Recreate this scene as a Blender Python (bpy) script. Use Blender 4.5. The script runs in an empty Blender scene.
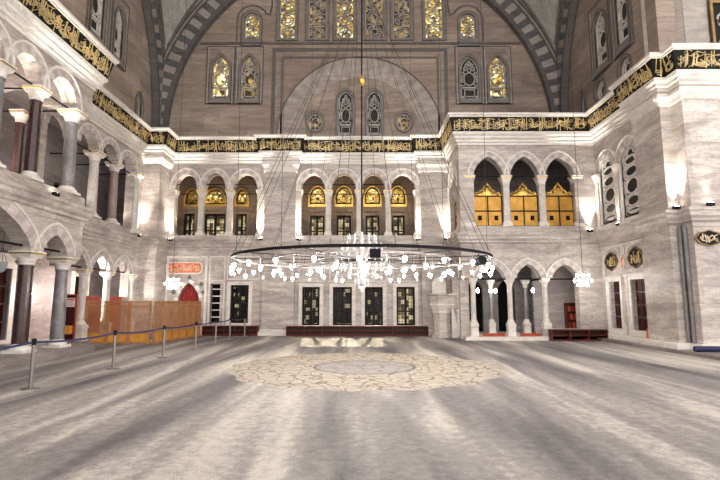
import bpy, bmesh, math, random
from math import pi, sin, cos, sqrt, atan2, radians
from mathutils import Vector, Matrix

S = bpy.context.scene
COL = S.collection
# ------------------------------------------------------------------ camera, world, exposure
cam = bpy.data.objects.new('camera', bpy.data.cameras.new('camera'))
COL.objects.link(cam)
cam.data.lens = 24.0
cam.data.sensor_width = 36.0
cam.data.clip_end = 300
cam.location = (0, 0, 1.7)
cam.rotation_euler = (pi / 2 + math.atan(62 / 480), 0, 0)
S.camera = cam
W = bpy.data.worlds.new('world')
S.world = W
W.use_nodes = True
W.node_tree.nodes['Background'].inputs[0].default_value = (1.0, 0.95, 0.905, 1)
W.node_tree.nodes['Background'].inputs[1].default_value = 1.15
S.view_settings.view_transform = 'Standard'
S.view_settings.look = 'None'
S.view_settings.gamma = 1
S.view_settings.use_curve_mapping = False
S.view_settings.exposure = 1.07
S.cycles.max_bounces = 6
S.cycles.diffuse_bounces = 4
S.cycles.sample_clamp_indirect = 4.0
S.cycles.use_denoising = True
FLOOD_W, GALLERY_W, LAMP_E = 950.0, 190.0, 70.0
STREET_W = 6000.0

R_ = random.Random(7)

# ------------------------------------------------------------------ materials
def new_mat(name):
    m = bpy.data.materials.new(name)
    m.use_nodes = True
    nt = m.node_tree
    return m, nt, nt.nodes['Principled BSDF']

def N(nt, typ, **kw):
    n = nt.nodes.new(typ)
    for k, v in kw.items():
        if k.startswith('i_'):
            key = k[2:].replace('_', ' ')
            n.inputs[int(key) if key.isdigit() else key].default_value = v
        else:
            setattr(n, k, v)
    return n

def L(nt, a, ao, b, bi):
    nt.links.new(a.outputs[ao], b.inputs[bi])

def ramp(nt, stops):
    r = nt.nodes.new('ShaderNodeValToRGB')
    e = r.color_ramp.elements
    e[0].position, e[0].color = stops[0][0], (*stops[0][1], 1)
    e[1].position, e[1].color = stops[-1][0], (*stops[-1][1], 1)
    for p, c in stops[1:-1]:
        k = e.new(p)
        k.color = (*c, 1)
    return r

def plain(name, col, rough=0.5, metal=0.0, var=0.12, scale=6.0, emit=None, es=0, spec=0.5):
    m, nt, b = new_mat(name)
    g = N(nt, 'ShaderNodeNewGeometry')
    n = N(nt, 'ShaderNodeTexNoise', i_Scale=scale, i_Detail=4.0)
    L(nt, g, 'Position', n, 'Vector')
    r = ramp(nt, [(0.3, [c * (1 - var) for c in col]), (0.7, [min(1, c * (1 + var)) for c in col])])
    L(nt, n, 'Fac', r, 'Fac')
    L(nt, r, 'Color', b, 'Base Color')
    b.inputs['Roughness'].default_value = rough
    b.inputs['Metallic'].default_value = metal
    b.inputs['Specular IOR Level'].default_value = spec
    if emit:
        b.inputs['Emission Color'].default_value = (*emit, 1)
        b.inputs['Emission Strength'].default_value = es
    return m

def marble(name, lo, hi, vein, joints=True, rough=0.42, bw=1.3, bh=0.55, mortar=0.006, vs=0.9, stretch=(0.5, 0.5, 2.2)):
    """veined stone laid in courses: broad clouding, thin veins, per-block tint and fine joints"""
    m, nt, b = new_mat(name)
    g = N(nt, 'ShaderNodeNewGeometry')
    mp = N(nt, 'ShaderNodeMapping')
    mp.inputs['Scale'].default_value = stretch
    L(nt, g, 'Position', mp, 'Vector')
    n1 = N(nt, 'ShaderNodeTexNoise', i_Scale=vs, i_Detail=8.0, i_Roughness=0.65, i_Distortion=1.2)
    L(nt, mp, 'Vector', n1, 'Vector')
    r1 = ramp(nt, [(0.32, lo), (0.68, hi)])
    L(nt, n1, 'Fac', r1, 'Fac')
    n2 = N(nt, 'ShaderNodeTexNoise', i_Scale=vs * 1.9, i_Detail=6.0, i_Roughness=0.6, i_Distortion=2.4)
    L(nt, mp, 'Vector', n2, 'Vector')
    r2 = ramp(nt, [(0.455, (0, 0, 0)), (0.5, (1, 1, 1)), (0.545, (0, 0, 0))])
    L(nt, n2, 'Fac', r2, 'Fac')
    mul = N(nt, 'ShaderNodeMath', operation='MULTIPLY')
    L(nt, r2, 'Color', mul, 0)
    mul.inputs[1].default_value = 0.55
    mx = N(nt, 'ShaderNodeMixRGB')
    L(nt, mul, 0, mx, 'Fac')
    L(nt, r1, 'Color', mx, 'Color1')
    mx.inputs['Color2'].default_value = (*vein, 1)
    last = mx
    if joints:
        sp = N(nt, 'ShaderNodeSeparateXYZ')
        L(nt, g, 'Position', sp, 'Vector')
        ad = N(nt, 'ShaderNodeMath', operation='ADD')
        L(nt, sp, 'X', ad, 0)
        L(nt, sp, 'Y', ad, 1)
        cb = N(nt, 'ShaderNodeCombineXYZ')
        L(nt, ad, 0, cb, 'X')
        L(nt, sp, 'Z', cb, 'Y')
        bk = N(nt, 'ShaderNodeTexBrick')
        bk.inputs['Scale'].default_value = 1.0
        bk.inputs['Brick Width'].default_value = bw
        bk.inputs['Row Height'].default_value = bh
        bk.inputs['Mortar Size'].default_value = mortar
        bk.inputs['Mortar Smooth'].default_value = 0.3
        bk.inputs['Color1'].default_value = (1.0, 1.0, 1.0, 1)
        bk.inputs['Color2'].default_value = (0.76, 0.74, 0.75, 1)
        bk.inputs['Mortar'].default_value = (0.62, 0.58, 0.56, 1)
        L(nt, cb, 'Vector', bk, 'Vector')
        m2 = N(nt, 'ShaderNodeMixRGB', blend_type='MULTIPLY')
        m2.inputs['Fac'].default_value = 1
        L(nt, mx, 'Color', m2, 'Color1')
        L(nt, bk, 'Color', m2, 'Color2')
        last = m2
    L(nt, last, 'Color', b, 'Base Color')
    b.inputs['Roughness'].default_value = rough
    return m

M = {}
M['wall'] = marble('pinkish grey marble courses', (0.35, 0.30, 0.275), (0.74, 0.67, 0.605), (0.23, 0.19, 0.18))
M['trim'] = marble('pale marble trim', (0.62, 0.57, 0.52), (0.80, 0.755, 0.70), (0.45, 0.41, 0.39), joints=False, vs=0.6)
M['upper'] = marble('brown grey sandstone courses', (0.25, 0.188, 0.148), (0.44, 0.35, 0.285), (0.16, 0.12, 0.10), bw=1.6, bh=0.62, rough=0.7, vs=0.5, stretch=(0.35, 0.35, 2.6))
M['uptrim'] = marble('grey moulded stone', (0.075, 0.066, 0.064), (0.145, 0.128, 0.122), (0.05, 0.045, 0.045), joints=False, rough=0.6)
M['upmid'] = marble('mid grey window moulding', (0.15, 0.13, 0.12), (0.26, 0.23, 0.21), (0.10, 0.09, 0.085), joints=False, rough=0.6)
M['uplight'] = marble('pale upper stone', (0.25, 0.22, 0.195), (0.40, 0.355, 0.315), (0.19, 0.165, 0.155), joints=False, rough=0.6)
M['upvous'] = marble('pale upper voussoir', (0.28, 0.235, 0.205), (0.46, 0.40, 0.355), (0.20, 0.165, 0.15), joints=False, rough=0.7)
M['upvous2'] = marble('brownish upper voussoir', (0.24, 0.197, 0.172), (0.41, 0.345, 0.30), (0.17, 0.14, 0.125), joints=False, rough=0.7)
M['vdark'] = marble('dark grey voussoir stone', (0.05, 0.05, 0.055), (0.11, 0.108, 0.115), (0.16, 0.155, 0.16), joints=False)
M['vwall'] = marble('darker marble voussoir', (0.33, 0.285, 0.275), (0.55, 0.49, 0.47), (0.25, 0.21, 0.21), joints=False)
M['vwall2'] = marble('lighter marble voussoir', (0.46, 0.40, 0.38), (0.68, 0.61, 0.58), (0.30, 0.26, 0.26), joints=False)
M['colgrey'] = marble('grey granite shaft', (0.13, 0.122, 0.125), (0.27, 0.25, 0.25), (0.09, 0.085, 0.09), joints=False, vs=1.5, rough=0.3, stretch=(1, 1, 1))
M['colpale'] = marble('pale marble shaft', (0.46, 0.42, 0.385), (0.68, 0.63, 0.58), (0.34, 0.30, 0.29), joints=False, vs=1.2, rough=0.32, stretch=(1, 1, 0.8))
M['coldark'] = marble('dark porphyry shaft', (0.022, 0.010, 0.010), (0.055, 0.024, 0.022), (0.085, 0.05, 0.045), joints=False, vs=2.5, rough=0.22, stretch=(1, 1, 0.5))
M['colbrown'] = marble('brown veined shaft', (0.20, 0.145, 0.125), (0.36, 0.28, 0.245), (0.14, 0.10, 0.09), joints=False, vs=1.4, rough=0.3, stretch=(1, 1, 0.7))
M['pend'] = marble('grey painted plaster with brushed feathering', (0.24, 0.225, 0.20), (0.40, 0.38, 0.345), (0.13, 0.125, 0.12), joints=False, vs=1.0, rough=0.8, stretch=(1.4, 1.4, 0.35))
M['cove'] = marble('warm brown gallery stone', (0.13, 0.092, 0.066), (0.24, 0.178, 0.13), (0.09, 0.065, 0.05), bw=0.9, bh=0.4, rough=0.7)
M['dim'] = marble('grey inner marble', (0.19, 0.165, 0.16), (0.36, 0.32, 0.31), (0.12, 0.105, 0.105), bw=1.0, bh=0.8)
M['gold'] = plain('gilding', (0.78, 0.50, 0.13), 0.32, 0.85, 0.2, 3.0)
M['bronze'] = plain('dull bronze', (0.22, 0.14, 0.06), 0.45, 0.6, 0.25, 5.0)
M['goldleaf'] = plain('gilded letters', (0.66, 0.50, 0.24), 0.45, 0.3, 0.45, 2.5)
M['goldpanel'] = plain('gilded lattice panel', (0.62, 0.33, 0.055), 0.4, 0.35, 0.25, 2.5)
M['frieze'] = plain('dark green black frieze ground', (0.010, 0.010, 0.008), 0.6, 0, 0.4, 3.0, spec=0.15)
M['iron'] = plain('black iron', (0.008, 0.008, 0.009), 0.6, 0.0, spec=0.15)
M['cable'] = plain('steel cable', (0.045, 0.034, 0.03), 0.6, 0.2)
M['steel'] = plain('brushed steel', (0.30, 0.285, 0.275), 0.35, 0.85, 0.08)
M['rackwood'] = plain('red brown rack wood', (0.105, 0.022, 0.014), 0.5, 0, 0.3, 4.0, spec=0.25)
M['rackin'] = plain('dark rack interior', (0.05, 0.014, 0.010), 0.6, 0, 0.2, 5.0)
M['doorwood'] = plain('dark red door wood', (0.048, 0.008, 0.007), 0.45, 0, 0.35, 5.0, spec=0.25)
M['framewood'] = plain('near black window wood', (0.012, 0.007, 0.006), 0.5, 0, 0.3, 6.0, spec=0.15)
M['screenwood'] = plain('honey brown screen wood', (0.42, 0.195, 0.075), 0.45, 0, 0.2, 4.0)
M['screenpanel'] = plain('orange varnished board', (0.62, 0.27, 0.045), 0.4, 0, 0.2, 3.0)
M['redcloth'] = plain('deep red cloth', (0.23, 0.018, 0.016), 0.85, 0, 0.25, 8.0)
M['redboard'] = plain('rust red board', (0.36, 0.055, 0.028), 0.6, 0, 0.2, 3.0)
M['redpanel'] = plain('vermilion inscription ground', (0.68, 0.13, 0.05), 0.5, 0, 0.12, 6.0)
M['cream'] = plain('cream letters', (0.80, 0.62, 0.42), 0.5, 0, 0.1, 6.0)
M['white'] = plain('white paint', (0.82, 0.80, 0.78), 0.5, 0, 0.05)
M['blue'] = plain('navy webbing', (0.012, 0.016, 0.075), 0.7, 0, 0.2, 12.0)
M['orange'] = plain('orange plastic', (0.75, 0.13, 0.03), 0.5, 0, 0.08)
M['lamplight'] = plain('pale grey rim lining', (0.42, 0.40, 0.38), 0.6, 0, 0.08)  # pale tone paints lamplight on the ring's inner side
M['crystal'] = plain('cut crystal', (0.72, 0.72, 0.74), 0.08, 0.35, 0.25, 30.0)
M['lampmetal'] = plain('dull lamp metal', (0.30, 0.28, 0.27), 0.35, 0.7)
M['lampglass'] = plain('lit opal glass', (0.9, 0.9, 0.9), 0.4, 0, 0.02, 6, (1.0, 0.93, 0.84), LAMP_E)
M['smallglass'] = plain('lit small glass', (0.9, 0.9, 0.9), 0.4, 0, 0.02, 6, (1.0, 0.95, 0.88), 26.0)
M['floodlens'] = plain('lit flood lens', (0.9, 0.9, 0.9), 0.3, 0, 0.02, 6, (1.0, 0.92, 0.80), 18.0)
M['clearglass'] = plain('unlit clear glass', (0.55, 0.56, 0.58), 0.1, 0.2)
M['black'] = plain('matt black', (0.006, 0.006, 0.008), 0.6, spec=0.15)
M['darkvoid'] = plain('near black void fill', (0.008, 0.0075, 0.0085), 0.9, spec=0.05)  # flat near black for sheets behind openings and the outside box
M['stucco'] = plain('stucco tracery', (0.38, 0.355, 0.33), 0.7, 0, 0.15, 5)
M['whitestucco'] = plain('pale tracery', (0.62, 0.58, 0.54), 0.6, 0, 0.1, 5)

def pane_mat(name, cols, strength, scale, alpha=1.0, grid=None):
    m, nt, b = new_mat(name)
    g = N(nt, 'ShaderNodeNewGeometry')
    if grid:                                        # panes of a leaded or barred window: one tone per small pane
        s1 = N(nt, 'ShaderNodeSeparateXYZ')
        L(nt, g, 'Position', s1, 'Vector')
        ad = N(nt, 'ShaderNodeMath', operation='ADD')
        L(nt, s1, 'X', ad, 0)
        L(nt, s1, 'Y', ad, 1)
        cb = N(nt, 'ShaderNodeCombineXYZ')
        L(nt, ad, 0, cb, 'X')
        L(nt, s1, 'Z', cb, 'Y')
        mu = N(nt, 'ShaderNodeVectorMath', operation='MULTIPLY')
        L(nt, cb, 'Vector', mu, 0)
        mu.inputs[1].default_value = (1 / grid[0], 1 / grid[1], 1)
        fl = N(nt, 'ShaderNodeVectorMath', operation='FLOOR')
        L(nt, mu, 'Vector', fl, 0)
        v = N(nt, 'ShaderNodeTexWhiteNoise', noise_dimensions='2D')
        L(nt, fl, 'Vector', v, 'Vector')
    else:
        v = N(nt, 'ShaderNodeTexVoronoi', i_Scale=scale)
        L(nt, g, 'Position', v, 'Vector')
    sp = N(nt, 'ShaderNodeSeparateXYZ')
    L(nt, v, 'Color', sp, 'Vector')
    r = ramp(nt, [(i / (len(cols) - 1), c) for i, c in enumerate(cols)])
    r.color_ramp.interpolation = 'CONSTANT'
    L(nt, sp, 'X', r, 'Fac')
    L(nt, r, 'Color', b, 'Emission Color')
    b.inputs['Emission Strength'].default_value = strength
    b.inputs['Base Color'].default_value = (0.02, 0.018, 0.015, 1)
    b.inputs['Roughness'].default_value = 0.3
    b.inputs['Specular IOR Level'].default_value = 0.15
    if alpha < 1:
        b.inputs['Alpha'].default_value = alpha
    return m
M['glassgold'] = pane_mat('lit golden stained glass', [(0.45, 0.26, 0.05), (0.80, 0.55, 0.14), (0.06, 0.03, 0.01), (1.0, 0.90, 0.52), (0.40, 0.24, 0.04), (0.12, 0.07, 0.02), (0.2, 0.1, 0.02)], 0.75, 6.0)
M['glassdim'] = pane_mat('half lit stained glass', [(0.03, 0.02, 0.01), (0.30, 0.17, 0.03), (0.03, 0.02, 0.02), (0.50, 0.33, 0.10), (0.12, 0.07, 0.02), (0.05, 0.03, 0.02), (0.05, 0.03, 0.02)], 0.55, 4.5)
M['glassdark'] = pane_mat('unlit stained glass', [(0.004, 0.004, 0.006), (0.006, 0.005, 0.005), (0.004, 0.004, 0.005), (0.008, 0.007, 0.006), (0.008, 0.007, 0.006)], 0.3, 4.0)
M['glassnight'] = pane_mat('night window glass with warm lights behind', [(0.006, 0.006, 0.008), (0.01, 0.009, 0.01), (0.03, 0.022, 0.014), (0.008, 0.008, 0.01), (0.012, 0.01, 0.01), (0.50, 0.42, 0.26), (0.3, 0.24, 0.13)], 0.5, 7.0, 0.5, (0.17, 0.2))
M['glasswarm'] = pane_mat('window glass with a lit room behind', [(0.58, 0.47, 0.24), (0.10, 0.075, 0.035), (0.72, 0.62, 0.38), (0.25, 0.19, 0.09), (0.05, 0.04, 0.02), (0.05, 0.04, 0.02)], 0.5, 5.0, 1.0, (0.2, 0.2))

def carpet_mat():
    m, nt, b = new_mat('grey carpet with arabesque medallion')
    g = N(nt, 'ShaderNodeNewGeometry')
    # paler and darker lanes along the hall, broken up by noise
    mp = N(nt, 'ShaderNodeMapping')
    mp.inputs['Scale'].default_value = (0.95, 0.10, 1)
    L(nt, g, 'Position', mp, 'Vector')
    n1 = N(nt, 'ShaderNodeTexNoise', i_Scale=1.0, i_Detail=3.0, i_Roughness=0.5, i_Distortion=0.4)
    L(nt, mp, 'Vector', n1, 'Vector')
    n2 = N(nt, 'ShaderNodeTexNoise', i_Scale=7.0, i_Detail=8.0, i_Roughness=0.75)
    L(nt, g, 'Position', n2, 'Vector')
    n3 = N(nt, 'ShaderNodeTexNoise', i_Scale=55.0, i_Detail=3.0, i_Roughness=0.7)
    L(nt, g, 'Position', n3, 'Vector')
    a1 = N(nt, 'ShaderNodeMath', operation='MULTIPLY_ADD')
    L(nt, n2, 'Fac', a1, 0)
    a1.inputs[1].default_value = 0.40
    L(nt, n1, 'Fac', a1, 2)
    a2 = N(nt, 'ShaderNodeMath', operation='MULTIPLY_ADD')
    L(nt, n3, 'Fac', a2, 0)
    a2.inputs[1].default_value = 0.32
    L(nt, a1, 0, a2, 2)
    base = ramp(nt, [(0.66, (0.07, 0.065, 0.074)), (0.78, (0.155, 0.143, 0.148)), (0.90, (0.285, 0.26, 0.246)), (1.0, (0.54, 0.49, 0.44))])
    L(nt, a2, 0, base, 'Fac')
    # a few dark worn patches
    mp3 = N(nt, 'ShaderNodeMapping')
    mp3.inputs['Scale'].default_value = (1.3, 0.55, 1)
    L(nt, g, 'Position', mp3, 'Vector')
    n4 = N(nt, 'ShaderNodeTexNoise', i_Scale=0.8, i_Detail=4.0, i_Roughness=0.6)
    L(nt, mp3, 'Vector', n4, 'Vector')
    pr = ramp(nt, [(0.62, (0, 0, 0)), (0.74, (0.6, 0.6, 0.6))])
    L(nt, n4, 'Fac', pr, 'Fac')
    mxp = N(nt, 'ShaderNodeMixRGB')
    L(nt, pr, 'Color', mxp, 'Fac')
    L(nt, base, 'Color', mxp, 'Color1')
    mxp.inputs['Color2'].default_value = (0.12, 0.105, 0.11, 1)
    # medallion
    sub = N(nt, 'ShaderNodeVectorMath', operation='SUBTRACT')
    L(nt, g, 'Position', sub, 0)
    sub.inputs[1].default_value = (0.12, 13.05, 0)
    ln = N(nt, 'ShaderNodeVectorMath', operation='LENGTH')
    L(nt, sub, 'Vector', ln, 0)
    sx = N(nt, 'ShaderNodeSeparateXYZ')
    L(nt, sub, 'Vector', sx, 'Vector')
    at = N(nt, 'ShaderNodeMath', operation='ARCTAN2')
    L(nt, sx, 'Y', at, 0)
    L(nt, sx, 'X', at, 1)
    m16 = N(nt, 'ShaderNodeMath', operation='MULTIPLY')
    L(nt, at, 0, m16, 0)
    m16.inputs[1].default_value = 16.0
    sn = N(nt, 'ShaderNodeMath', operation='SINE')
    L(nt, m16, 0, sn, 0)
    wob = N(nt, 'ShaderNodeMath', operation='MULTIPLY_ADD')
    L(nt, sn, 0, wob, 0)
    wob.inputs[1].default_value = 0.09
    L(nt, ln, 'Value', wob, 2)
    def inside(rr, src, out=0):
        c = N(nt, 'ShaderNodeMath', operation='LESS_THAN')
        nt.links.new(src.outputs[out], c.inputs[0])
        c.inputs[1].default_value = rr
        return c
    big = inside(3.5, wob)
    inner = inside(1.28, ln, 'Value')
    rim = inside(1.36, ln, 'Value')
    vo = N(nt, 'ShaderNodeTexVoronoi', feature='DISTANCE_TO_EDGE', i_Scale=4.6)
    dist = N(nt, 'ShaderNodeTexNoise', i_Scale=1.6, i_Detail=2.0)
    L(nt, g, 'Position', dist, 'Vector')
    vadd = N(nt, 'ShaderNodeMixRGB')
    vadd.inputs['Fac'].default_value = 0.4
    L(nt, g, 'Position', vadd, 'Color1')
    L(nt, dist, 'Color', vadd, 'Color2')
    L(nt, vadd, 'Color', vo, 'Vector')
    lr = ramp(nt, [(0.0, (0.11, 0.08, 0.06)), (0.03, (0.19, 0.145, 0.115)), (0.06, (0.36, 0.305, 0.25)), (0.2, (0.44, 0.385, 0.32)), (0.3, (0.33, 0.29, 0.25))])
    L(nt, vo, 'Distance', lr, 'Fac')
    mA = N(nt, 'ShaderNodeMixRGB')
    L(nt, big, 0, mA, 'Fac')
    L(nt, mxp, 'Color', mA, 'Color1')
    L(nt, lr, 'Color', mA, 'Color2')
    mB = N(nt, 'ShaderNodeMixRGB')
    L(nt, rim, 0, mB, 'Fac')
    L(nt, mA, 'Color', mB, 'Color1')
    mB.inputs['Color2'].default_value = (0.10, 0.085, 0.085, 1)
    mC = N(nt, 'ShaderNodeMixRGB')
    L(nt, inner, 0, mC, 'Fac')
    L(nt, mB, 'Color', mC, 'Color1')
    r3 = ramp(nt, [(0.0, (0.16, 0.14, 0.14)), (0.09, (0.30, 0.275, 0.265)), (1.0, (0.36, 0.33, 0.315))])
    L(nt, vo, 'Distance', r3, 'Fac')
    L(nt, r3, 'Color', mC, 'Color2')
    L(nt, mC, 'Color', b, 'Base Color')
    b.inputs['Roughness'].default_value = 0.62
    b.inputs['Specular IOR Level'].default_value = 0.35
    bp = N(nt, 'ShaderNodeBump', i_Strength=0.5, i_Distance=0.015)
    L(nt, n3, 'Fac', bp, 'Height')
    L(nt, bp, 'Normal', b, 'Normal')
    return m
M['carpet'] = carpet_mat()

# ------------------------------------------------------------------ mesh helpers
class MB:
    def __init__(self):
        self.v, self.f, self.m = [], [], []
    def add(self, pts, faces, mi=0):
        o = len(self.v)
        self.v += [tuple(p) for p in pts]
        for f in faces:
            self.f.append([o + i for i in f])
            self.m.append(mi)
    def poly(self, pts, mi=0):
        self.add(pts, [list(range(len(pts)))], mi)
    def hexa(self, p, mi=0):
        """p: 4 lower then 4 upper points"""
        self.add(p, [(0, 3, 2, 1), (4, 5, 6, 7), (0, 1, 5, 4), (1, 2, 6, 5), (2, 3, 7, 6), (3, 0, 4, 7)], mi)
    def box(self, x0, x1, y0, y1, z0, z1, mi=0, T=None):
        p = [(x0, y0, z0), (x1, y0, z0), (x1, y1, z0), (x0, y1, z0), (x0, y0, z1), (x1, y0, z1), (x1, y1, z1), (x0, y1, z1)]
        if T:
            p = [T(*q) for q in p]
        self.hexa(p, mi)
        return self
    def lathe(self, prof, c=(0, 0, 0), seg=16, mi=0, sq=False):
        rings = []
        pts, fs = [], []
        for r, z in prof:
            for k in range(seg):
                a = 2 * pi * (k + 0.5) / seg
                rr = r / cos(pi / 4) if sq else r
                pts.append((c[0] + rr * cos(a), c[1] + rr * sin(a), c[2] + z))
        for i in range(len(prof) - 1):
            for k in range(seg):
                k2 = (k + 1) % seg
                fs.append((i * seg + k, i * seg + k2, (i + 1) * seg + k2, (i + 1) * seg + k))
        fs.append(list(range(seg))[::-1])
        fs.append([(len(prof) - 1) * seg + k for k in range(seg)])
        self.add(pts, fs, mi)
        return self
    def prism(self, poly, T, d0, d1, mi=0):
        n = len(poly)
        a = [T(s, d0, z) for s, z in poly]
        b = [T(s, d1, z) for s, z in poly]
        fs = [list(range(n))[::-1], list(range(n, 2 * n))]
        for i in range(n):
            j = (i + 1) % n
            fs.append((i, j, n + j, n + i))
        self.add(a + b, fs, mi)
        return self
    def ring(self, outer, inner, T, d0, d1, mi=0, closed=True, alt=None):
        """band between two outlines of equal length; alt = alternate second material index"""
        n = len(outer)
        for i in range(n if closed else n - 1):
            j = (i + 1) % n
            q = [outer[i], outer[j], inner[j], inner[i]]
            p = [T(s, d0, z) for s, z in q] + [T(s, d1, z) for s, z in q]
            self.hexa(p, mi if alt is None or i % 2 == 0 else alt)
        return self
    def tube(self, pts, r, seg=6, mi=0, closed=False):
        pts = [Vector(p) for p in pts]
        n = len(pts)
        P, fs = [], []
        for i, p in enumerate(pts):
            a = pts[(i - 1) % n] if (closed or i) else p
            b = pts[(i + 1) % n] if (closed or i < n - 1) else p
            t = (b - a).normalized()
            u = t.cross(Vector((0, 0, 1)))
            if u.length < 1e-3:
                u = t.cross(Vector((1, 0, 0)))
            u.normalize()
            w = t.cross(u)
            rr = r[i] if isinstance(r, (list, tuple)) else r
            for k in range(seg):
                an = 2 * pi * k / seg
                P.append(p + rr * (cos(an) * u + sin(an) * w))
        for i in range(n if closed else n - 1):
            for k in range(seg):
                j, k2 = (i + 1) % n, (k + 1) % seg
                fs.append((i * seg + k, i * seg + k2, j * seg + k2, j * seg + k))
        if not closed:
            fs.append(list(range(seg))[::-1])
            fs.append([(n - 1) * seg + k for k in range(seg)])
        self.add(P, fs, mi)
        return self
    def sweep(self, path, prof, mi=0):
        """profile (d,z) closed, carried along plan path; d is to the right of travel (into the hall)"""
        n = len(path)
        offs = []
        for i in range(n):
            def nrm(a, b):
                dx, dy = b[0] - a[0], b[1] - a[1]
                l = sqrt(dx * dx + dy * dy)
                return (dy / l, -dx / l)
            n0 = nrm(path[i - 1], path[i]) if i else nrm(path[0], path[1])
            n1 = nrm(path[i], path[i + 1]) if i < n - 1 else n0
            k = 1 + n0[0] * n1[0] + n0[1] * n1[1]
            offs.append(((n0[0] + n1[0]) / k, (n0[1] + n1[1]) / k))
        m = len(prof)
        pts, fs = [], []
        for (x, y), o in zip(path, offs):
            for d, z in prof:
                pts.append((x + o[0] * d, y + o[1] * d, z))
        for i in range(n - 1):
            for k in range(m):
                k2 = (k + 1) % m
                fs.append((i * m + k, i * m + k2, (i + 1) * m + k2, (i + 1) * m + k))
        fs.append(list(range(m)))
        fs.append([(n - 1) * m + k for k in range(m)][::-1])
        self.add(pts, fs, mi)
        return self
    def build(self, name, mats, parent=None, smooth=False, loc=None):
        me = bpy.data.meshes.new(name)
        me.from_pydata(self.v, [], self.f)
        if not isinstance(mats, (list, tuple)):
            mats = [mats]
        for m in mats:
            me.materials.append(m)
        me.polygons.foreach_set('material_index', self.m)
        bm = bmesh.new()
        bm.from_mesh(me)
        bmesh.ops.recalc_face_normals(bm, faces=bm.faces)
        bm.to_mesh(me)
        bm.free()
        if smooth:
            me.polygons.foreach_set('use_smooth', [True] * len(me.polygons))
            me.set_sharp_from_angle(angle=radians(38))
        me.update()
        o = bpy.data.objects.new(name, me)
        COL.objects.link(o)
        if parent:
            o.parent = parent
        if loc:
            o.location = loc
        return o

def tag(o, label, cat=None, group=None, kind=None):
    o['label'] = label
    if cat:
        o['category'] = cat
    if group:
        o['group'] = group
    if kind:
        o['kind'] = kind
    return o

def thing(name, label, cat, loc=(0, 0, 0), rz=0, group=None, kind=None):
    o = bpy.data.objects.new(name, None)
    o.empty_display_size = 0.1
    COL.objects.link(o)
    o.location = loc
    o.rotation_euler = (0, 0, rz)
    return tag(o, label, cat, group, kind)

def struct(o, label, cat=None):
    return tag(o, label, cat, None, 'structure')

def dup(root, loc, rz=None, label=None, group=None):
    r = root.copy()
    COL.objects.link(r)
    r.location = loc
    if rz is not None:
        r.rotation_euler = (0, 0, rz)
    if label:
        r['label'] = label
    if group:
        r['group'] = group
    for ch in list(root.children):
        c = ch.copy()
        COL.objects.link(c)
        c.parent = r
        for g in ch.children:
            d = g.copy()
            COL.objects.link(d)
            d.parent = c
    return r

def TB(Y0):
    return lambda s, d, z: (s, Y0 - d, z)          # wall facing the camera
def TLw(X0):
    return lambda s, d, z: (X0 + d, s, z)          # left wall
def TRw(X0):
    return lambda s, d, z: (X0 - d, s, z)          # right wall

def arch(s0, s1, zs, za, p=2.0, q=2.0, n=12):
    """curve from left springing to right springing; p=q=2 is an ellipse, smaller p more pointed"""
    c, a = (s0 + s1) / 2, (s1 - s0) / 2
    out = []
    for i in range(n + 1):
        t = -cos(pi * i / n)
        out.append((c + a * t, zs + (za - zs) * max(0.0, 1 - abs(t) ** p) ** (1 / q)))
    return out
ROUND = (2.0, 2.0)
POINT = (1.25, 1.75)
POINT2 = (1.45, 1.75)

def op(s0, s1, z0, zs, za, kind=ROUND, n=12):
    return {'s0': s0, 's1': s1, 'z0': z0, 'top': arch(s0, s1, zs, za, *kind, n=n)}
def rect(s0, s1, z0, z1):
    return {'s0': s0, 's1': s1, 'z0': z0, 'top': [(s0, z1), (s1, z1)]}
def disc(c, z, r, rz=None, n=14):
    rz = rz or r
    a = [(c - r * cos(pi * i / n), z + rz * sin(pi * i / n)) for i in range(n + 1)]
    b = [(c - r * cos(pi * i / n), z - rz * sin(pi * i / n)) for i in range(n + 1)]
    return {'s0': c - r, 's1': c + r, 'top': a, 'bot': b}

def panel(mb, T, s0, s1, zb, zt, ops, th, mi=0, free=None):
    """wall slab with openings, front at d=0, back at d=-th (openings that overlap in s must be in separate bands)"""
    def slab(pl, pr, ql, qr):                        # left bottom, right bottom, left top, right top as (s,z)
        if abs(pl[1] - ql[1]) < 1e-6 and abs(pr[1] - qr[1]) < 1e-6:
            return
        mb.prism([pl, pr, qr, ql], T, 0, -th, mi)
    cur = s0
    for o in sorted(ops, key=lambda o: o['s0']):
        if o['s0'] > cur + 1e-6:
            if free and cur > s0 + 1e-6 and o['s0'] - cur < 0.95:      # a column stands here: wall only above its capital
                slab((cur, free), (o['s0'], free), (cur, zt), (o['s0'], zt))
                if 'z0' in o and o['z0'] > zb + 1e-6:
                    slab((cur, zb), (o['s0'], zb), (cur, o['z0']), (o['s0'], o['z0']))
            else:
                slab((cur, zb), (o['s0'], zb), (cur, zt), (o['s0'], zt))
        tp = o['top']
        for i in range(len(tp) - 1):
            slab(tp[i], tp[i + 1], (tp[i][0], zt), (tp[i + 1][0], zt))
        if 'bot' in o:
            bt = o['bot']
            for i in range(len(bt) - 1):
                slab((bt[i][0], zb), (bt[i + 1][0], zb), bt[i], bt[i + 1])
        elif o['z0'] > zb + 1e-6:
            slab((o['s0'], zb), (o['s1'], zb), (o['s0'], o['z0']), (o['s1'], o['z0']))
        cur = o['s1']
    if cur < s1 - 1e-6:
        slab((cur, zb), (s1, zb), (cur, zt), (s1, zt))

def offset(pts, w):
    out = []
    n = len(pts)
    for i, (s, z) in enumerate(pts):
        a, b = pts[max(0, i - 1)], pts[min(n - 1, i + 1)]
        dx, dz = b[0] - a[0], b[1] - a[1]
        l = sqrt(dx * dx + dz * dz) or 1
        out.append((s - dz / l * w, z + dx / l * w))
    return out

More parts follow.
